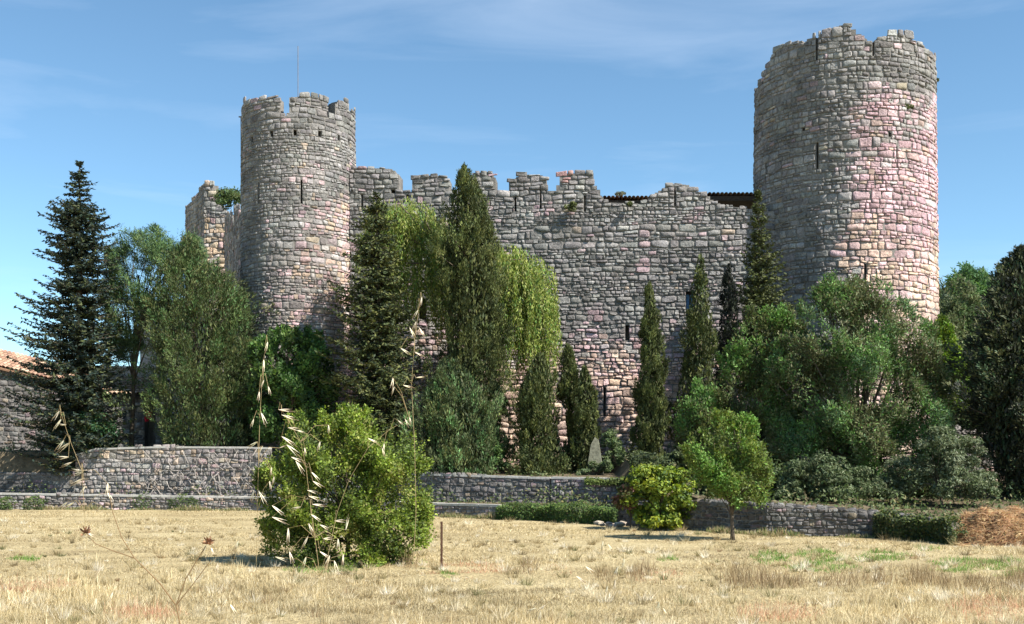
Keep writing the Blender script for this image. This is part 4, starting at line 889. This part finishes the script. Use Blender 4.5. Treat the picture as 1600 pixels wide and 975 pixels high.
# pale leaning slab and boulder
B = MB(); Y = 46.6; x0, x1, za, zb = X(921, Y), X(944, Y), Zp(750, Y), Zp(683, Y)
pts = [(x0 - .02, za), (x1, za), (x1 - .1, za + .75), (x0 + .36, zb - .1), (x0 + .22, zb), (x0 + .06, zb - .3), (x0 - .06, za + .7)]
n = len(pts); Vs_ = [(a, Y, b) for a, b in pts] + [(a + .03, Y + .16, b - .02) for a, b in pts]
B.add(Vs_, [tuple(range(n)), tuple(range(2 * n - 1, n - 1, -1))] + [(i, i + n, (i + 1) % n + n, (i + 1) % n) for i in range(n)])
tag(B.build('stone_slab', surf('weathered_slab', (.19, .19, .14), False, ns=9, lo=.5, hi=1.3, bump=.7)), 'pale stone slab leaning upright on the terrace beside the slim cypresses', 'slab')
# hedges
def hedge(name, label, cat, pxy, topprof, depth, leaf, P, n, z0=0.0, seed=1, bulge=.1, kind=None):
    pts = [(X(p, y), y) for p, y in pxy]; f, l = polywall(pts); rg = np.random.default_rng(seed)
    t = thing(name, label, cat, (pts[0][0], pts[0][1], z0)); c, nn = [], []
    for i in range(n):
        u = rg.uniform(0, l); q = f(u, 0, 0); h = Zp(interp(PX(q[0], q[1]), [a for a, b in topprof], [b for a, b in topprof]), q[1]) - z0
        h *= 1 + .1 * sin(u * 2.1 + seed) + .07 * sin(u * 5.7) + .05 * sin(u * 13)
        fc = rg.random()
        if fc < .62: v, w_ = rg.uniform(0, h), rg.normal(0, .05) + bulge * sin(u * 2.3)
        else: v, w_ = h + rg.normal(0, .035), -rg.uniform(0, depth)
        p = f(u, z0 + v, w_ + bulge); c.append(p); nn.append((0, -.8, .5) if fc < .62 else (0, -.2, 1))
    c = np.array(c); nn = np.array(nn) + rg.normal(size=(n, 3)) * .55; ls = leaf * rg.uniform(.6, 1.3, n)
    idx = rg.integers(0, len(P), n); cl = pal(P, idx, .2, rg) * (1 + .25 * np.sin(c[:, :1] * 3.3 + 1) * np.sin(c[:, 2:3] * 9))
    leafobj('foliage', cards(c, np.cross(nn, rg.normal(size=(n, 3))), nn, ls, ls * .65), cl, M['leaf'], t)
    B = MB(); rnd = random.Random(seed)
    for i in range(int(l / .3)):
        u = (i + .5) * .3; a = f(u, z0, -.1); h = .3
        B.tube([a, f(u + rnd.uniform(-.1, .1), z0 + rnd.uniform(.25, .5), -.05)], [.025, .01], 4)
    B.build('stem', M['bark'], t)
    core_pts = MB()
HG = [(.06, .11, .03), (.09, .15, .035), (.04, .075, .028), (.12, .17, .04)]
hedge('hedge', 'long clipped green hedge in front of the sunlit terrace wall', 'hedge', [(778, 40.6), (870, 38.9), (968, 36.6)], [(778, 795), (800, 789), (870, 791), (968, 795)], .6, .07, HG, 9000, seed=1)
hedge('ivy', 'ivy smothering the right end of the curving dry stone wall', 'ivy', [(1370, 31.2), (1430, 30.1), (1495, 28.7)], [(1370, 806), (1400, 803), (1440, 808), (1480, 815), (1495, 835)], .5, .075, [(.06, .09, .03), (.1, .13, .035), (.04, .06, .03), (.12, .12, .045)], 7000, seed=2)
hedge('ivy', 'ivy hanging over the coping of the sunlit terrace wall', 'ivy', [(915, 44.3), (985, 43.75)], [(915, 748), (985, 748)], .3, .08, [(.09, .13, .035), (.13, .17, .04)], 1500, z0=1.15, seed=3)
for i, (a, b, lab) in enumerate(((0, 24, 'first low weed clump under the field wall from the left edge'), (38, 72, 'second low weed clump under the field wall from the left edge'), (264, 312, 'green weed clump under the field wall below the dry vines'), (208, 240, 'small weed clump under the field wall right of the wild oats'))):
    hedge('weed_clump', lab, 'weeds', [(a, 47.9), (b, 47.6)], [(a, 782), ((a + b) / 2, 775), (b, 784)], .3, .07, [(.09, .13, .04), (.07, .11, .035)], 700 if i < 3 else 250, seed=10 + i)
# dry vines on the terrace wall
B = MB(); rnd = random.Random(12)
for i in range(70):
    u = rnd.uniform(3.2, lu1 - .1); p = [fu1(u, rnd.uniform(.5, 2.6), .08)]; d = rnd.uniform(-.6, .6); z = p[0][2]
    for j in range(5):
        u = min(max(u + d * .35 + rnd.uniform(-.1, .1), .1), lu1 - .05); z += rnd.uniform(-.35, .25); z = min(max(z, .4), 2.75); p.append(fu1(u, z, rnd.uniform(.06, .3)))
    B.tube(p, [.02, .018, .016, .013, .01, .007], 4)
tag(B.build('dry_vine', M['twig']), 'tangle of leafless grey vines on the tall terrace wall', 'vine')

# foreground round bush
BSH = [(.07, .10, .028), (.11, .16, .032), (.16, .22, .038), (.21, .28, .045), (.24, .25, .07)]
sprays('round_bush', 'big rounded yellow-green bush in the meadow', 'bush', 545, 23.6,
          [(402, 735), (418, 722), (440, 705), (455, 680), (470, 662), (500, 655), (512, 645), (540, 640), (585, 648), (600, 668), (640, 684), (652, 700), (664, 715), (670, 745), (670, 790), (672, 830), (652, 880), (620, 888), (560, 893), (480, 890), (425, 878), (420, 840), (404, 800), (408, 765)],
          1.65, 7200, 12, .06, .3, BSH, r0=.06, zbase=0, aspect=.65, seed=90, thr=.1, fs=.42, up=.35, nlimb=70, trunk_to=1.2)
# iron post
t = thing('fence_post', 'rusty thin iron post standing alone in the meadow right of the round bush', 'post', (X(690, 22.2), 22.2, 0)); B = MB(); xp = X(690, 22.2); zt_ = Zp(815, 22.2)
B.box((xp - .022, 22.2, -.1), (xp + .022, 22.206, zt_)); B.box((xp - .022, 22.206, -.1), (xp - .016, 22.24, zt_))
B.build('angle_iron', M['rust'], t); B = MB()
for i in range(9): B.box((xp - .026, 22.19, .08 + i * .105), (xp - .006, 22.199, .11 + i * .105))
B.build('notch', M['rust'], t)

# straw mound
mc = (X(1572, 29.6), 29.6); B = []; G = 40; rg = np.random.default_rng(8); V = []
def mz(x, y):
    e = ((x - mc[0]) / 1.75) ** 2 + ((y - mc[1]) / 1.5) ** 2; return max(-.05, min(.72, .78 * (1 - e) ** .8) * (1 + .13 * sin(x * 5.1 + y * 2) + .1 * sin(x * 9.3 - y * 7)) if e < 1 else -.05) 
for j in range(G + 1):
    for i in range(G + 1):
        x = mc[0] - 2 + 4 * i / G; y = mc[1] - 2 + 4 * j / G; V.append((x, y, mz(x, y) + (rg.normal(0, .035) if mz(x, y) > 0 else 0)))
tm_ = thing('straw_heap', 'reddish-brown heap of old straw at the right edge of the meadow', 'heap', (mc[0], mc[1], 0))
link('heap', mesh('heap', V, [(j * (G + 1) + i, j * (G + 1) + i + 1, (j + 1) * (G + 1) + i + 1, (j + 1) * (G + 1) + i) for j in range(G) for i in range(G)], M['straw'], [(.3, .18, .1)] * len(V), True), tm_)
n = 16000; x = rg.uniform(-1.8, 1.8, n) + mc[0]; y = rg.uniform(-1.6, 1.6, n) + mc[1]; z = np.array([mz(a, b) for a, b in zip(x, y)]); k = (z > 0) | (rg.random(n) < .12); z = np.maximum(z, 0); c = np.stack([x, y, z + rg.uniform(0, .07, n)], 1)[k]; n = len(c)
sp = [(.42, .26, .14), (.5, .34, .18), (.32, .18, .1), (.55, .42, .24)]
leafobj('straw', cards(c, rg.normal(size=(n, 3)) * np.array([1, 1, .35]), rg.normal(size=(n, 3)) * .5 + np.array([0, -.5, 1]), rg.uniform(.12, .38, n), .016), pal(sp, rg.integers(0, 4, n), .25, rg), M['straw'], tm_, 'stuff')
# small stone heap near shrub
B = MB(); rnd = random.Random(2); t = thing('stone_heap', 'low heap of pale stones at the meadow edge left of the yellow-green shrub', 'heap', (X(955, 36), 36, 0))
def rock(B, c, r, rnd, col):
    V = []; 
    for th in (-1.2, -.4, .4, 1.2):
        for q in range(7):
            a = 2 * pi * q / 7 + rnd.uniform(-.2, .2); rr_ = r * rnd.uniform(.8, 1.15); V.append((c[0] + cos(a) * cos(th) * rr_ * 1.3, c[1] + sin(a) * cos(th) * rr_, c[2] + sin(th) * rr_ * .6))
    B.add(V, [(j * 7 + q, j * 7 + (q + 1) % 7, j * 7 + 7 + (q + 1) % 7, j * 7 + 7 + q) for j in range(3) for q in range(7)] + [tuple(range(21, 28)), tuple(range(6, -1, -1))], col)
for i in range(14):
    B = MB(); rock(B, (X(955 + rnd.uniform(-22, 22), 36), 36 + rnd.uniform(-.3, .3), rnd.uniform(.02, .13)), rnd.uniform(.07, .15), rnd, jit((.42, .35, .29), rnd)); B.build('stone', M['stone'], t)

rg = np.random.default_rng(99); n = 60000; x = rg.uniform(-28, 19, n); y = rg.uniform(31, 53, n)
k = y > np.interp(x, LWx, LWy) + .6; k &= (np.abs(y - np.interp(x, UWx, UWy) - .1) > .45) | (x > XR); k &= (np.sin(x * 1.1 + np.sin(y)) + np.sin(y * 1.3 + x * .4) > -.6) | (x > XR)
x, y = x[k], y[k]; n = len(x); hh = rg.random(n) ** 2 * np.clip(.45 + .35 * np.sin(x * 1.7 + y), .12, .8)
c = np.stack([x, y, np.array([gz(a, b) for a, b in zip(x, y)]) + hh], 1); ls = .12 * rg.uniform(.6, 1.4, n)
tag(leafobj('undergrowth', cards(c, rg.normal(size=(n, 3)), rg.normal(size=(n, 3)) * .7 + np.array([0, -.3, .8]), ls, ls * .5), pal([(.09, .13, .045), (.12, .16, .06), (.06, .09, .035), (.2, .19, .09)], rg.integers(0, 4, n), .2, rg), M['leaf'], None, 'stuff'), 'low weeds and ground cover growing on the terraces under the trees', 'undergrowth')

# ------------------------------------------------------------ meadow grass
def blades(name, label, N, yr, hgt, wid, colf, seed, lean=.5, keep=None):
    rg = np.random.default_rng(seed)
    u = rg.random(N); y = yr[0] * (yr[1] / yr[0]) ** u; x = rg.uniform(-.49, .49, N) * y * 1.0
    lim = np.interp(x, LWx, LWy) - .25; k = y < lim
    k |= (x > 11.6) & (y < 37)
    k &= ((x - mc[0]) ** 2 / 3.2 + (y - mc[1]) ** 2 / 2.4) > 1
    if keep is not None: k &= keep(x, y, rg)
    x, y = x[k], y[k]; n = len(x)
    z = np.where(y < 7, 1.05 * np.clip((7 - y) / 3.5, 0, 1), 0.)
    h = hgt(x, y, rg) * rg.uniform(.5, 1.4, n); a = rg.uniform(0, 2 * pi, n); l = lean * rg.uniform(.2, 1.3, n)
    d = np.stack([np.cos(a) * l, np.sin(a) * l, np.ones(n)], 1); d = unit(d); b = np.stack([x, y, z - .01], 1)
    s = unit(np.stack([np.sin(a * 3), -np.abs(np.cos(a * 3)) * .3, np.zeros(n)], 1)) * (wid * (.5 + y / 26))[:, None] * rg.uniform(.6, 1.4, n)[:, None]
    V = np.stack([b - s, b + s, b + d * h[:, None] + np.stack([np.cos(a), np.sin(a), -.3 * np.ones(n)], 1) * (h * l * .3)[:, None]], 1).reshape(-1, 3)
    cc = np.repeat(np.clip(colf(x, y, rg), .01, 1), 3, axis=0)
    o = link(name, mesh(name, V, np.arange(3 * n).reshape(n, 3), M['straw'], cc), None, 'stuff'); tag(o, label, 'grass'); return n
def fld(x, y): return .9 * np.sin(x * .41 + 1.7 * np.sin(y * .23)) * np.sin(y * .37 + 1.1) + .7 * np.sin(x * 1.3 + 2) * np.sin(y * .9 + .5) + .6 * np.sin(x * 3.7 + y * 2.1) + .5 * np.sin(y * 4.3 - x * 1.1 + 1)
ST = np.array([(.42, .345, .19), (.49, .41, .245), (.32, .25, .135), (.57, .50, .34), (.20, .15, .08)])
def straw_col(x, y, rg):
    n = len(x); c = ST[rg.integers(0, 5, n)] * (1 + rg.uniform(-.15, .15, (n, 1))); f = fld(x, y)
    c *= np.clip(1 + .2 * f, .45, 1.5)[:, None]
    px = CX + x * F / y; py = HY + EYE * F / y
    red = np.zeros(n)
    for (a, b, rx, ry) in ((735, 893, 65, 12), (870, 893, 22, 9), (1020, 900, 45, 9), (60, 915, 50, 6), (1545, 955, 60, 20), (30, 920, 40, 8), (230, 962, 60, 10), (1220, 960, 60, 14)):
        red = np.maximum(red, np.clip(1.6 - ((px - a) / rx) ** 2 - ((py - b) / ry) ** 2, 0, 1))
    m = (rg.random(n) < red * .6)[:, None]; return np.where(m, np.array([.46, .26, .17]) * (1 + rg.uniform(-.2, .2, (n, 1))), c)
blades('dry_grass', 'short mown straw-coloured grass covering the meadow', 330000, (11.5, 47), lambda x, y, rg: .035 + .03 * np.clip(fld(x, y) + .5, 0, 2) + np.where(y < 19, .03, 0), .0045, straw_col, 1, lean=1.1)
blades('tall_dry_grass', 'taller bleached grass stalks in the near meadow', 90000, (11.5, 24), lambda x, y, rg: .16 + .06 * np.clip(fld(x, y), 0, 2), .0028, lambda x, y, rg: straw_col(x, y, rg) * 1.3, 2, lean=.35, keep=lambda x, y, rg: rg.random(len(x)) < np.clip(.45 + .4 * fld(x * .6, y * .6), 0.1, 1) * np.clip((22 - y) / 7, .12, 1))
GP = [(1205, 872, 30, 8), (1275, 868, 30, 9), (1290, 885, 50, 8), (1385, 870, 34, 8), (1340, 876, 50, 4), (1510, 880, 50, 7), (1575, 888, 32, 14), (1042, 876, 16, 4), (500, 892, 50, 4), (1500, 893, 40, 4), (1450, 857, 20, 4), (40, 875, 26, 4), (700, 900, 14, 5)]
def gmask(x, y):
    px = CX + x * F / y; py = HY + EYE * F / y; g = np.zeros(len(x))
    for a, b, rx, ry in GP: g = np.maximum(g, np.clip(1.5 - ((px - a) / rx) ** 2 - ((py - b) / ry) ** 2 + .45 * np.sin(x * 5 + y * 3), 0, 1))
    return g
blades('green_grass', 'patches of fresh green grass among the dry meadow at the right', 260000, (17, 31), lambda x, y, rg: .09 + .05 * np.sin(x * 5) * np.sin(y * 4), .005, lambda x, y, rg: np.array([(.12, .24, .05), (.17, .31, .06), (.10, .18, .05), (.25, .30, .10)])[rg.integers(0, 4, len(x))], 3, lean=.7, keep=lambda x, y, rg: rg.random(len(x)) < gmask(x, y) * .9 * (.5 + .5 * np.sin(x * 9 + 2 * np.sin(y * 7))) + gmask(x, y) * .1)
def wmask(x, y):
    px = CX + x * F / y; py = HY + EYE * F / y; g = np.zeros(len(x))
    for a, b, rx, ry, s in ((1210, 912, 70, 9, .8), (1330, 912, 80, 8, .6), (1440, 910, 30, 10, .9), (1520, 915, 70, 9, .7), (1000, 897, 22, 14, .7), (945, 905, 20, 10, .6), (1590, 915, 30, 12, 1), (830, 890, 16, 8, .4), (640, 885, 14, 10, .5), (1150, 900, 10, 10, .5)): g = np.maximum(g, s * np.clip(1.4 - ((px - a) / rx) ** 2 - ((py - b) / ry) ** 2 + .4 * np.sin(x * 7), 0, 1))
    return g
blades('dry_weeds', 'band of dark brown dried weed stalks across the near right of the meadow', 180000, (17, 24), lambda x, y, rg: .30 + .1 * np.sin(x * 2.1), .0032, lambda x, y, rg: np.array([(.24, .17, .09), (.32, .24, .13), (.17, .12, .07), (.42, .33, .2)])[rg.integers(0, 4, len(x))], 4, lean=.4, keep=lambda x, y, rg: rg.random(len(x)) < wmask(x, y) * .34)

# tufts of standing dead grass: every clump fans out from one root
def tufts(name, label, n, yr, hgt, per, cols, seed, wid=.0035):
    rg = np.random.default_rng(seed); y = yr[0] * (yr[1] / yr[0]) ** rg.random(n); x = rg.uniform(-.48, .48, n) * y; k = y < np.interp(x, LWx, LWy) - .4; x, y = x[k], y[k]; n = len(x)
    sz = rg.uniform(.35, 1.5, n) ** 1.5; cx_, cy_, sz = np.repeat(x, per), np.repeat(y, per), np.repeat(sz, per); m = len(cx_); ci = np.repeat(rg.integers(0, len(cols), n), per)
    a = rg.uniform(0, 2 * pi, m); l = rg.uniform(.1, 1.1, m); h = hgt * sz * rg.uniform(.4, 1.2, m); r = rg.uniform(0, .06, m) * sz
    b = np.stack([cx_ + np.cos(a) * r, cy_ + np.sin(a) * r, np.zeros(m)], 1); d = unit(np.stack([np.cos(a) * l * .7, np.sin(a) * l * .7, np.ones(m)], 1))
    sd_ = unit(np.stack([np.ones(m), rg.normal(0, .3, m), np.zeros(m)], 1)) * (wid * (.5 + cy_ / 26) * rg.uniform(.6, 1.3, m))[:, None]
    t_ = b + d * h[:, None] + np.stack([np.cos(a), np.sin(a), -.3 + 0 * a], 1) * (h * l * .4)[:, None]
    V = np.stack([b - sd_, b + sd_, t_], 1).reshape(-1, 3); cc = np.repeat(np.array(cols)[ci] * rg.uniform(.7, 1.3, (m, 1)), 3, axis=0)
    tag(link(name, mesh(name, V, np.arange(3 * m).reshape(m, 3), M['straw'], cc), None, 'stuff'), label, 'grass')
tufts('straw_tufts', 'scattered pale tufts of standing dead grass all over the meadow', 1500, (11.5, 40), .13, 42, [(.56, .48, .30), (.66, .58, .41), (.45, .37, .22), (.72, .66, .52), (.34, .27, .15)], 21)
tufts('dark_tufts', 'sparse dark dried weed tufts dotted over the meadow', 300, (12, 34), .15, 34, [(.20, .16, .09), (.26, .22, .11), (.17, .17, .08), (.30, .21, .12)], 22)
for i, (pts_, lab) in enumerate((([(690, 42.0), (780, 40.6)], 'ragged dry weeds at the foot of the low field wall in the middle'), ([(1110, 33.7), (1200, 32.0), (1365, 31.1)], 'ragged dry weeds at the foot of the curving dry stone wall'), ([(60, 48.0), (400, 47.1)], 'ragged dry weeds at the foot of the long low field wall'))):
    f, l = polywall([(X(p, y), y) for p, y in pts_]); rg = np.random.default_rng(40 + i); n = int(l * 260); u = rg.uniform(0, l, n); g_ = np.clip(.5 + .6 * np.sin(u * 2.1) * np.sin(u * .9 + 2), .12, 1)
    b = np.array([f(a, 0, .03 + .22 * q) for a, q in zip(u, rg.random(n))]); h = .28 * g_ * rg.uniform(.3, 1.2, n); d = unit(rg.normal(size=(n, 3)) * .3 + np.array([0, 0, 1]))
    tag(leafobj('weeds', cards(b + d * (h / 2)[:, None], d, rg.normal(size=(n, 3)) + np.array([0, -1, 0]), h, .022), pal([(.40, .34, .2), (.2, .22, .09), (.13, .17, .06), (.3, .24, .14)], rg.integers(0, 4, n), .2, rg), M['straw'], None, 'stuff'), lab, 'weeds')

# ------------------------------------------------------------ wild oats and dead stalks close to the camera
def P3(px, py, Y): return Vector((X(px, Y), Y, Zp(py, Y)))
OATC = (.76, .70, .56); STEMC = (.42, .33, .18)
def spikelet(parent, px, py, ang, ln, Y, rnd):
    """two papery husks, hinged at the base; ang in degrees, 0 = pointing right, 90 = up, base at px,py"""
    B = MB(); b = P3(px, py, Y); l = .86 * ln * Y / F; d = Vector((cos(radians(ang)), rnd.uniform(-.2, .2), sin(radians(ang)))).normalized()
    up = Vector((-sin(radians(ang)), 0, cos(radians(ang)))); c = jit(OATC, rnd, .1)
    for sg in (-1, 1):
        V = []; op = rnd.uniform(.06, .16) * sg
        for i in range(6):
            t = i / 5; wdt = l * .10 * sin(min(1, t * 1.15 + .05) * pi) ** .8 * (1 - t * .35); mid = b + d * l * t + up * l * op * t + Vector((0, sg * .001, 0))
            V += [mid + up * wdt * .5 + Vector((0, .0015, 0)), mid + Vector((0, -wdt * .45, 0)), mid - up * wdt * .5 + Vector((0, .0015, 0))]
        B.add(V, [(i * 3 + k, i * 3 + k + 1, i * 3 + 4 + k, i * 3 + 3 + k) for i in range(5) for k in range(2)], c)
    # awn
    B.tube([b + d * l * .6, b + d * l * 1.25 + up * l * rnd.uniform(-.1, .1)], [.0005, .0003], 3, (.3, .22, .14), False)
    B.build('spikelet', M['straw'], parent)
def oat(label, stem, spk, Y, seed, r=.00055, name='wild_oat'):
    rnd = random.Random(seed); t = thing(name, label, 'plant', tuple(P3(stem[0][0], stem[0][1], Y).xy) + (1.0,)); B = MB()
    s0 = stem[0]; base = Vector((P3(s0[0], s0[1], Y).x, Y, 1.0)); pts = [base] + [P3(a, b, Y + rnd.uniform(-.01, .01)) for a, b in stem]
    pts[0] = Vector((pts[1].x + (pts[1].x - pts[2].x) * .3, Y, 1.0)) if pts[1].z > 1.1 else pts[0]
    m = len(pts); B.tube(pts, [r * (1 - .6 * i / m) for i in range(m)], 5, STEMC)
    for (px, py, ang, ln) in spk:
        q = P3(px, py, Y); nearest = min(pts[1:], key=lambda p: (p - q).length + (0 if p.z < q.z + .03 else .05)); mid = (nearest + q) / 2 + Vector((0, 0, .012))
        B.tube([nearest, mid, q], [.0005, .0004, .0003], 3, STEMC, False)
    B.build('stem', M['straw'], t)
    for s in spk: spikelet(t, *s, Y, rnd)
    return t
oat('drooping wild oat stalk in front of the dark wall at the far left', [(142, 990), (138, 900), (132, 800), (128, 735), (110, 690), (95, 645)],
    [(92, 642, 235, 19), (95, 655, 235, 21), (103, 664, 175, 16), (99, 688, 232, 20), (108, 692, 215, 26), (107, 714, 185, 24), (112, 722, 205, 20), (128, 735, 180, 20), (130, 737, 200, 22), (128, 748, 210, 22), (132, 760, 240, 18), (168, 755, 262, 22), (168, 770, 300, 18), (104, 785, 220, 20), (115, 785, 210, 22), (158, 790, 230, 14)], 1.95, 1)
oat('tall straight wild oat stalk at the left side of the round bush', [(398, 1000), (400, 900), (402, 800), (404, 720), (406, 650), (410, 585), (415, 535)],
    [(418, 534, 258, 17), (412, 562, 266, 22), (412, 594, 250, 12), (419, 604, 285, 14), (405, 612, 262, 16), (408, 645, 290, 22), (396, 655, 250, 14), (402, 690, 215, 20), (410, 697, 240, 16), (404, 768, 300, 24), (396, 766, 260, 20), (436, 700, 20, 14), (424, 730, 262, 14), (428, 745, 262, 12), (421, 752, 280, 14)], 1.9, 2)
oat('densest wild oat stalk drooping over the front of the round bush', [(510, 1000), (500, 900), (492, 840), (484, 780), (478, 730), (470, 690), (452, 660), (440, 640)],
    [(435, 640, 355, 26), (440, 648, 340, 26), (450, 668, 350, 22), (462, 672, 345, 18), (440, 682, 325, 28), (448, 695, 320, 28), (455, 714, 335, 24), (462, 720, 305, 26), (476, 700, 275, 12), (487, 738, 310, 20), (489, 752, 330, 20), (480, 766, 345, 20), (482, 775, 340, 22), (470, 792, 195, 20), (488, 788, 355, 22), (486, 804, 325, 20), (425, 790, 320, 26), (425, 808, 340, 28), (450, 825, 270, 26), (482, 818, 290, 22), (481, 838, 245, 22), (500, 820, 330, 18), (505, 842, 5, 18), (500, 862, 325, 20), (452, 862, 285, 22), (478, 870, 250, 22), (515, 868, 250, 22), (522, 876, 285, 22), (430, 870, 340, 22), (536, 866, 268, 20), (540, 828, 80, 24), (528, 842, 270, 20), (500, 690, 255, 16), (513, 664, 275, 14)], 1.85, 3)
oat('slender wild oat stalk leaning across the middle of the round bush', [(500, 1000), (512, 870), (527, 800), (545, 750), (575, 700), (610, 670), (640, 655)],
    [(575, 685, 335, 20), (597, 700, 285, 16), (600, 693, 265, 16), (614, 590, 265, 20), (616, 604, 250, 14), (622, 657, 320, 12), (633, 655, 295, 14), (640, 652, 280, 12), (523, 814, 0, 20)], 2.1, 4)
oat('wild oat tip with pale husks in front of the dark spruce', [(640, 1000), (650, 800), (648, 700), (643, 600), (648, 530), (656, 470)],
    [(659, 464, 262, 16), (653, 484, 240, 16), (650, 502, 250, 15), (640, 512, 300, 22), (655, 512, 300, 20), (626, 544, 325, 20), (648, 550, 330, 18), (650, 590, 5, 18), (630, 602, 345, 18)], 2.0, 5)
oat('wild oat stalk with few husks low in the middle of the meadow', [(925, 1010), (932, 960), (938, 900), (940, 860)], [(942, 845, 265, 20), (950, 850, 300, 18), (915, 885, 320, 22), (900, 900, 325, 20)], 2.2, 6)
oat('pale wild oat head standing in the near meadow right of centre', [(955, 1010), (962, 950), (968, 910), (974, 880)], [(975, 872, 265, 22), (966, 885, 250, 20), (962, 905, 262, 24), (952, 925, 270, 18), (950, 915, 255, 18)], 2.2, 7)
oat('wild oat stalk with two husks low near the left bottom corner', [(182, 1010), (178, 950), (165, 890), (160, 870)], [(158, 885, 240, 18), (176, 925, 250, 18), (150, 935, 262, 20)], 2.2, 8)
oat('wild oat stalk at the bottom right of centre', [(1035, 1010), (1030, 970), (1034, 940)], [(1030, 940, 262, 20), (1036, 950, 300, 16)], 2.2, 9)
oat('short wild oat stalk at the bottom left of the round bush', [(350, 1010), (352, 970), (356, 940)], [(355, 935, 240, 20), (360, 945, 300, 18), (340, 880, 262, 16), (372, 845, 250, 16)], 2.2, 10)
oat('wild oat stalk at the bottom edge below the iron post', [(850, 1010), (848, 975), (855, 950)], [(853, 945, 220, 18), (845, 955, 260, 20), (838, 950, 200, 16)], 2.2, 11)
# dead branching stalk
def dead_stalk():
    Y = 1.9; t = thing('dead_stalk', 'dead forked brown stalk with seed heads in the left foreground', 'plant', tuple(P3(283, 1000, Y).xy) + (1.0,)); B = MB(); c = (.28, .19, .10)
    b = P3(283, 1000, Y); b.z = 1.0
    B.tube([b, P3(281, 975, Y), P3(275, 946, Y), P3(250, 912, Y), (P3(210, 872, Y)), P3(190, 840, Y), P3(176, 800, Y), P3(170, 765, Y)], [.0017, .0016, .0014, .0012, .001, .0008, .0007, .0005], 5, c)
    B.tube([P3(210, 872, Y), P3(175, 860, Y), P3(150, 850, Y), P3(137, 838, Y)], [.001, .0008, .0007, .0006], 5, c)
    B.tube([P3(275, 946, Y), P3(290, 905, Y), P3(308, 875, Y), P3(322, 852, Y)], [.0011, .001, .0009, .0007], 5, c)
    B.tube([P3(275, 946, Y), P3(300, 915, Y), P3(330, 875, Y)], [.001, .0008, .0006], 4, c, False); B.tube([P3(250, 1000, Y), P3(262, 960, Y), P3(250, 945, Y)], [.001, .0008, .0006], 4, c, False)
    B.build('stem', M['straw'], t); rnd = random.Random(5)
    for (px, py) in ((134, 832), (325, 848)):
        H = MB()
        for i in range(26):
            a = rnd.uniform(0, 2 * pi); e = rnd.uniform(-.5, 1.2); p = P3(px + rnd.uniform(-4, 4), py + rnd.uniform(-3, 3), Y); d = Vector((cos(a) * cos(e), sin(a) * cos(e), sin(e))) * rnd.uniform(.006, .013); s = d.cross(Vector((.3, .8, .2))).normalized() * .002
            H.add([p, p + d * .5 + s, p + d, p + d * .5 - s], [(0, 1, 2, 3)], jit(rnd.choice([(.25, .12, .07), (.35, .2, .12), (.16, .09, .06)]), rnd))
        H.build('seed_head', M['straw'], t)
    for s in ((136, 833, 340, 14), (326, 838, 75, 14), (322, 850, 250, 16), (330, 856, 290, 12)): spikelet(t, *s, Y, rnd)
dead_stalk()
print('objects', len(bpy.data.objects), 'tris', sum(len(o.data.polygons) for o in bpy.data.objects if o.type == 'MESH'))
